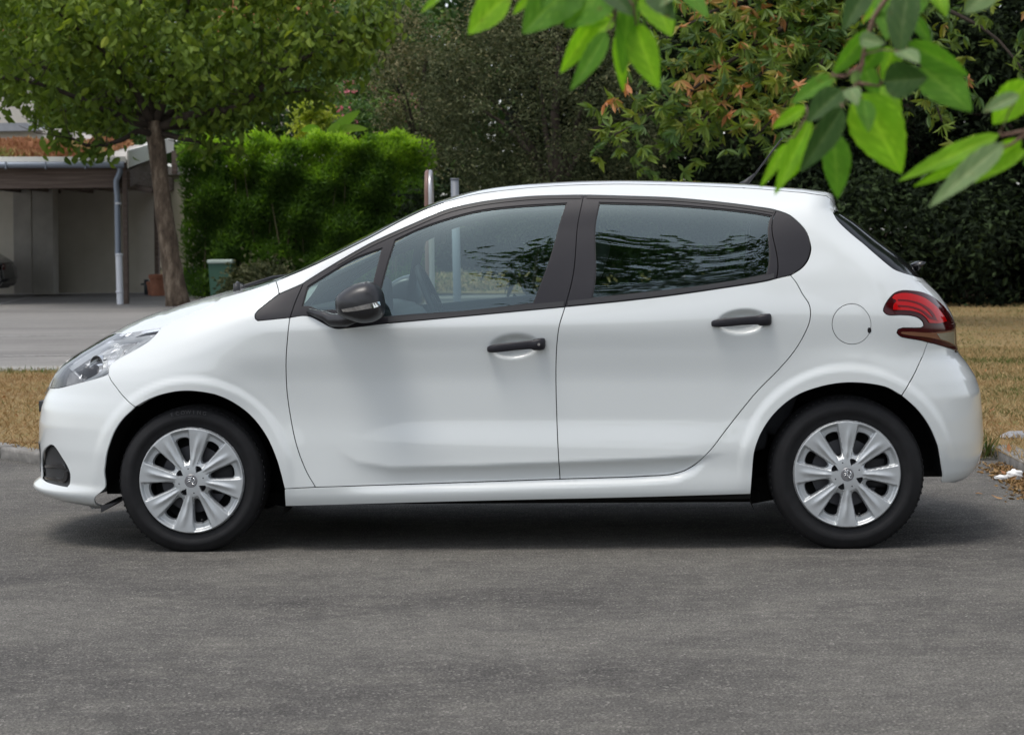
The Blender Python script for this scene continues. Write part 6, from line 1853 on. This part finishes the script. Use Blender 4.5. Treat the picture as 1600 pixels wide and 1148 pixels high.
# trees and wood on the camera side (they show in the window reflections)
for (x, y, z, r, lab) in ((2.5, -3.5, 11.0, 4.5, 'spreading roadside tree mirrored in the rear side window'), (12.5, -6, 9.5, 4.2, 'second roadside tree mirrored at the right of the rear side window')):
    o = empty('roadside_tree', (x, y, 0)); tag(o, lab, 'tree')
    P, tv = blob_points(13000, (0, 0, z), (r, r * .8, r * .8), 150, .3, .3)
    leaf_cloud('crown', P, .20, .10, M['leaf_mid'], o, tint=.2 + .5 * tv)['kind'] = 'stuff'
    bm = bmesh.new(); limb(bm, [(0, 0, 0), (.3, 0, 3), (-.2, 0, 6), (.1, 0, z + 1)], .28, .07, seg=14); bm_obj('trunk', bm, M['bark'], o)
    for i in range(6):
        a = 2 * pi * i / 6; bm = bmesh.new(); limb(bm, [(0, 0, z * .6), (r * .4 * cos(a), r * .4 * sin(a), z * .85), (r * .9 * cos(a), r * .8 * sin(a), z + .5)], .10, .02, seg=8); bm_obj('branch', bm, M['bark_dark'], o)
far_wood('roadside_wood', 'line of woodland across the road, mirrored in the car paint and windows', -60, 60, -42, -36, 5.0, 30000, M['leaf_mid'], .6, -.05)

# ---- foreground branches: every leaf is its own piece
LV = {'lit': simple('x', (0, 0, 0)), }
def fg_leaf_mat(name, col, trans, tcol):
    mt = bpy.data.materials.new(name); mt.use_nodes = True; nt = mt.node_tree; nt.nodes.clear()
    out = N(nt, 'ShaderNodeOutputMaterial'); tc = N(nt, 'ShaderNodeTexCoord')
    # side veins from the generated UV-like object attribute
    at_ = N(nt, 'ShaderNodeAttribute'); at_.attribute_name = 'vein'
    mixc = N(nt, 'ShaderNodeMix', data_type='RGBA'); mixc.inputs['A'].default_value = (*col, 1); mixc.inputs['B'].default_value = (col[0] * 1.6 + .02, col[1] * 1.35 + .02, col[2] * 1.5 + .01, 1)
    nt.links.new(at_.outputs['Fac'], mixc.inputs['Factor'])
    no = N(nt, 'ShaderNodeTexNoise'); no.inputs['Scale'].default_value = 40; nt.links.new(tc.outputs['Object'], no.inputs['Vector'])
    mr = N(nt, 'ShaderNodeMapRange'); mr.inputs['To Min'].default_value = .75; mr.inputs['To Max'].default_value = 1.25; nt.links.new(no.outputs['Fac'], mr.inputs['Value'])
    vm = N(nt, 'ShaderNodeVectorMath', operation='SCALE'); nt.links.new(mixc.outputs['Result'], vm.inputs[0]); nt.links.new(mr.outputs[0], vm.inputs['Scale'])
    p = N(nt, 'ShaderNodeBsdfPrincipled'); p.inputs['Roughness'].default_value = .5; p.inputs['Specular IOR Level'].default_value = .18
    n3 = N(nt, 'ShaderNodeTexNoise'); n3.inputs['Scale'].default_value = 55; n3.inputs['Detail'].default_value = 2; nt.links.new(tc.outputs['Object'], n3.inputs['Vector'])
    m3 = N(nt, 'ShaderNodeMapRange'); m3.inputs['From Min'].default_value = .69; m3.inputs['From Max'].default_value = .74; nt.links.new(n3.outputs['Fac'], m3.inputs['Value'])
    bl = N(nt, 'ShaderNodeMix', data_type='RGBA'); bl.inputs['B'].default_value = (.16, .11, .04, 1); nt.links.new(vm.outputs[0], bl.inputs['A']); nt.links.new(m3.outputs[0], bl.inputs['Factor'])
    nt.links.new(bl.outputs['Result'], p.inputs['Base Color'])
    bp = N(nt, 'ShaderNodeBump'); bp.inputs['Distance'].default_value = .0006; nt.links.new(at_.outputs['Fac'], bp.inputs['Height']); nt.links.new(bp.outputs[0], p.inputs['Normal'])
    tl2 = N(nt, 'ShaderNodeBsdfTranslucent'); v2 = N(nt, 'ShaderNodeVectorMath', operation='MULTIPLY'); v2.inputs[1].default_value = tcol; nt.links.new(vm.outputs[0], v2.inputs[0]); nt.links.new(v2.outputs[0], tl2.inputs[0])
    mx = N(nt, 'ShaderNodeMixShader'); mx.inputs[0].default_value = trans
    nt.links.new(p.outputs[0], mx.inputs[1]); nt.links.new(tl2.outputs[0], mx.inputs[2]); nt.links.new(mx.outputs[0], out.inputs['Surface'])
    return mt
LV = {'l': fg_leaf_mat('lit_cherry_leaf', (.20, .40, .03), .60, (1.4, 1.6, .35)), 'm': fg_leaf_mat('cherry_leaf', (.10, .24, .03), .5, (1.3, 1.5, .4)),  # lit, middle and shaded copies of one leaf, light painted into the colour
      'd': fg_leaf_mat('shaded_cherry_leaf', (.035, .080, .018), .35, (1.1, 1.3, .4)), 'p': fg_leaf_mat('pale_leaf_underside', (.17, .25, .11), .35, (1, 1.3, .5))}
M['twig'] = simple('red_brown_twig', (.16, .09, .06), rough=.7)
def fg_leaf(parent, b, t, hw_, kind, Yd, roll_):
    A_ = at(b[0], b[1], Yd); T_ = at(t[0], t[1], Yd + random.uniform(-.06, .03))
    d = T_ - A_; L_ = d.length; d.normalize()
    side_ = d.cross(Vector((0, 1, 0))).normalized(); nrm = side_.cross(d).normalized()
    # turned about its own axis; the true width grows so that the seen width stays
    roll_ = max(-.9, min(.9, roll_)); w = hw_ * Yd / F / cos(roll_)
    side2 = side_ * cos(roll_) + nrm * sin(roll_); n2 = side2.cross(d)
    nu, nv = 14, 6; V = []; vein = []
    prof = lambda u: (sin(pi * min(1, u ** .72)) ** .85) if u < .999 else 0.0
    bend = random.uniform(.04, .14)
    for i in range(nu + 1):
        u = i / nu
        wid = w * prof(u) * (1.0 if u < .85 else 1)
        ser = 1 + (.035 if i % 2 else -.02) * (0 < i < nu)
        for j in range(-nv, nv + 1):
            s_ = j / nv
            ss = s_ * (ser if abs(j) == nv else 1)
            off = abs(s_) * w * .28 * prof(u) + .03 * w * sin(u * 22 + abs(s_) * 4) * abs(s_)
            V.append(A_ + d * (L_ * (u + .0)) + side2 * (wid * ss) + n2 * off * -1 + n2 * (bend * L_ * (u * u - u)))
            v_ = 1.0 if j == 0 else max(0, math.sin((u * 9 - abs(s_) * 1.6) * 2 * pi)) ** 6 * .8
            vein.append(v_)
    m_ = 2 * nv + 1
    Fq = [(i * m_ + j, i * m_ + j + 1, (i + 1) * m_ + j + 1, (i + 1) * m_ + j) for i in range(nu) for j in range(m_ - 1)]
    loc = parent.location
    o = mesh_obj('leaf', [v - loc for v in V], Fq, LV[kind], parent)
    a = o.data.attributes.new('vein', 'FLOAT', 'POINT'); a.data.foreach_set('value', np.array(vein, dtype=np.float32))
    return A_
def fg_branch(label, Y0, leaves, twigs, main):
    loc = at(main[0][0], main[0][1], Y0); o = empty('leafy_branch', loc); tag(o, label, 'branch')
    bm = bmesh.new(); limb(bm, [at(x, y, Y0) - loc for x, y in main], .0045, .0022, wob=.002, seg=8); bm_obj('twig', bm, M['twig'], o)
    ms = spline([tuple(at(x, y, Y0)) for x, y in main], .02)
    for tw in twigs:
        bm = bmesh.new(); limb(bm, [at(x, y, Y0) - loc for x, y in tw], .0028, .0014, wob=.001, seg=7); bm_obj('twig', bm, M['twig'], o)
        ms = np.vstack([ms, spline([tuple(at(x, y, Y0)) for x, y in tw], .02)])
    for k, (bx, by, tx, ty, hw_, kd) in enumerate(leaves):
        Yd = Y0 + {'l': .05, 'm': .0, 'd': -.06, 'p': -.10}[kd] + random.uniform(-.04, .04)
        A_ = fg_leaf(o, (bx, by), (tx, ty), hw_ * 1.12, kd, Yd, random.uniform(-.5, .5))
        j = int(np.argmin(np.linalg.norm(ms - np.array(A_), axis=1))); q_ = Vector(ms[j])
        if (q_ - A_).length > .003:
            bm = bmesh.new(); add_tube(bm, [q_ - loc, (q_ + A_) / 2 + Vector((0, 0, .004)) - loc, A_ - loc], [.0012, .001, .001], 6); bm_obj('petiole', bm, M['twig'], o)
L1 = [(797, -12, 731, 54, 23, 'l'), (828, -5, 801, 24, 6, 'l'), (908, -45, 816, 54, 36, 'm'), (905, -15, 885, 22, 8, 'l'), (965, -35, 882, 44, 36, 'm'), (932, 26, 875, 116, 15, 'l'), (948, 50, 890, 143, 14, 'm'), (962, 24, 908, 46, 6, 'l'), (958, 32, 927, 57, 9, 'l'),
      (985, -14, 972, 118, 16, 'm'), (963, 53, 974, 145, 10, 'l'), (993, 38, 1030, 140, 21, 'l'), (1013, -22, 1050, 58, 25, 'l'), (1015, -20, 1055, 32, 18, 'd'), (1060, -28, 1108, 30, 14, 'm'), (692, -10, 657, 21, 5, 'l'), (940, -30, 990, 26, 16, 'd'), (1075, -30, 1030, 12, 10, 'p'), (870, -30, 845, 16, 12, 'm')]
fg_branch('blurred leafy branch hanging from the top edge left of centre, bright green leaves', 3.05, L1, [[(960, -40), (958, 0), (960, 30)], [(960, -30), (990, 10), (994, 40)]], [(1100, -60), (1000, -50), (960, -35), (900, -40), (800, -22), (700, -14)])
L2 = [(1357, -20, 1316, 50, 17, 'd'), (1388, -12, 1345, 38, 8, 'l'), (1392, -14, 1385, 64, 19, 'm'), (1420, -18, 1405, 93, 21, 'd'), (1360, 46, 1299, 119, 14, 'm'), (1343, 60, 1384, 68, 11, 'p'), (1418, 66, 1514, 119, 17, 'm'), (1428, 25, 1456, 70, 9, 'm'), (1380, 128, 1450, 122, 26, 'd'), (1438, 104, 1519, 175, 30, 'm'),
      (1304, 118, 1234, 164, 12, 'm'), (1316, 140, 1260, 192, 18, 'd'), (1345, 98, 1372, 160, 13, 'm'), (1337, 110, 1333, 132, 8, 'p'), (1328, 138, 1340, 166, 12, 'p'), (1344, 146, 1409, 272, 37, 'l'), (1370, 134, 1404, 203, 20, 'l'), (1348, 155, 1357, 208, 14, 'm'), (1317, 168, 1249, 270, 19, 'd'), (1301, 206, 1309, 311, 21, 'm'),
      (1259, 166, 1206, 201, 10, 'l'), (1267, 185, 1210, 306, 14, 'l'), (1229, 224, 1187, 294, 8, 'l'), (1269, 216, 1229, 284, 9, 'l'), (1456, -17, 1479, 27, 13, 'l'), (1552, -22, 1505, 22, 18, 'p'), (1375, 70, 1350, 110, 14, 'm'), (1395, 75, 1378, 130, 17, 'l'), (1440, -20, 1425, 30, 14, 'm'), (1405, 80, 1436, 100, 14, 'p')]
fg_branch('large leafy branch hanging in the upper right over the tail of the car, overlapping leaves', 3.0, L2, [[(1355, 60), (1345, 110), (1335, 138), (1320, 160), (1300, 190), (1280, 200)], [(1350, 100), (1320, 120), (1300, 118)], [(1335, 138), (1310, 165), (1262, 180), (1240, 215)], [(1370, 40), (1410, 70), (1440, 100)], [(1340, 130), (1375, 135)]], [(1480, -70), (1430, -35), (1390, -10), (1365, 30), (1352, 70), (1345, 100)])
L3 = [(1607, 126, 1551, 195, 24, 'l'), (1592, 148, 1534, 176, 10, 'p'), (1562, 210, 1402, 284, 13, 'l'), (1568, 224, 1450, 325, 16, 'p'), (1597, 220, 1503, 276, 16, 'l'), (1522, 248, 1426, 292, 8, 'l'), (1604, 234, 1521, 287, 8, 'l'), (1640, 200, 1600, 260, 14, 'm'), (1650, 150, 1610, 210, 18, 'm')]
fg_branch('leafy branch reaching in from the right edge with long pointed leaves', 2.9, L3, [[(1610, 205), (1580, 226), (1525, 248)], [(1640, 170), (1610, 150), (1605, 128)]], [(1720, 150), (1660, 180), (1610, 204), (1562, 211)])
for m_ in list(bpy.data.materials):
    if m_.users == 0 and m_.name.startswith('x'): bpy.data.materials.remove(m_)
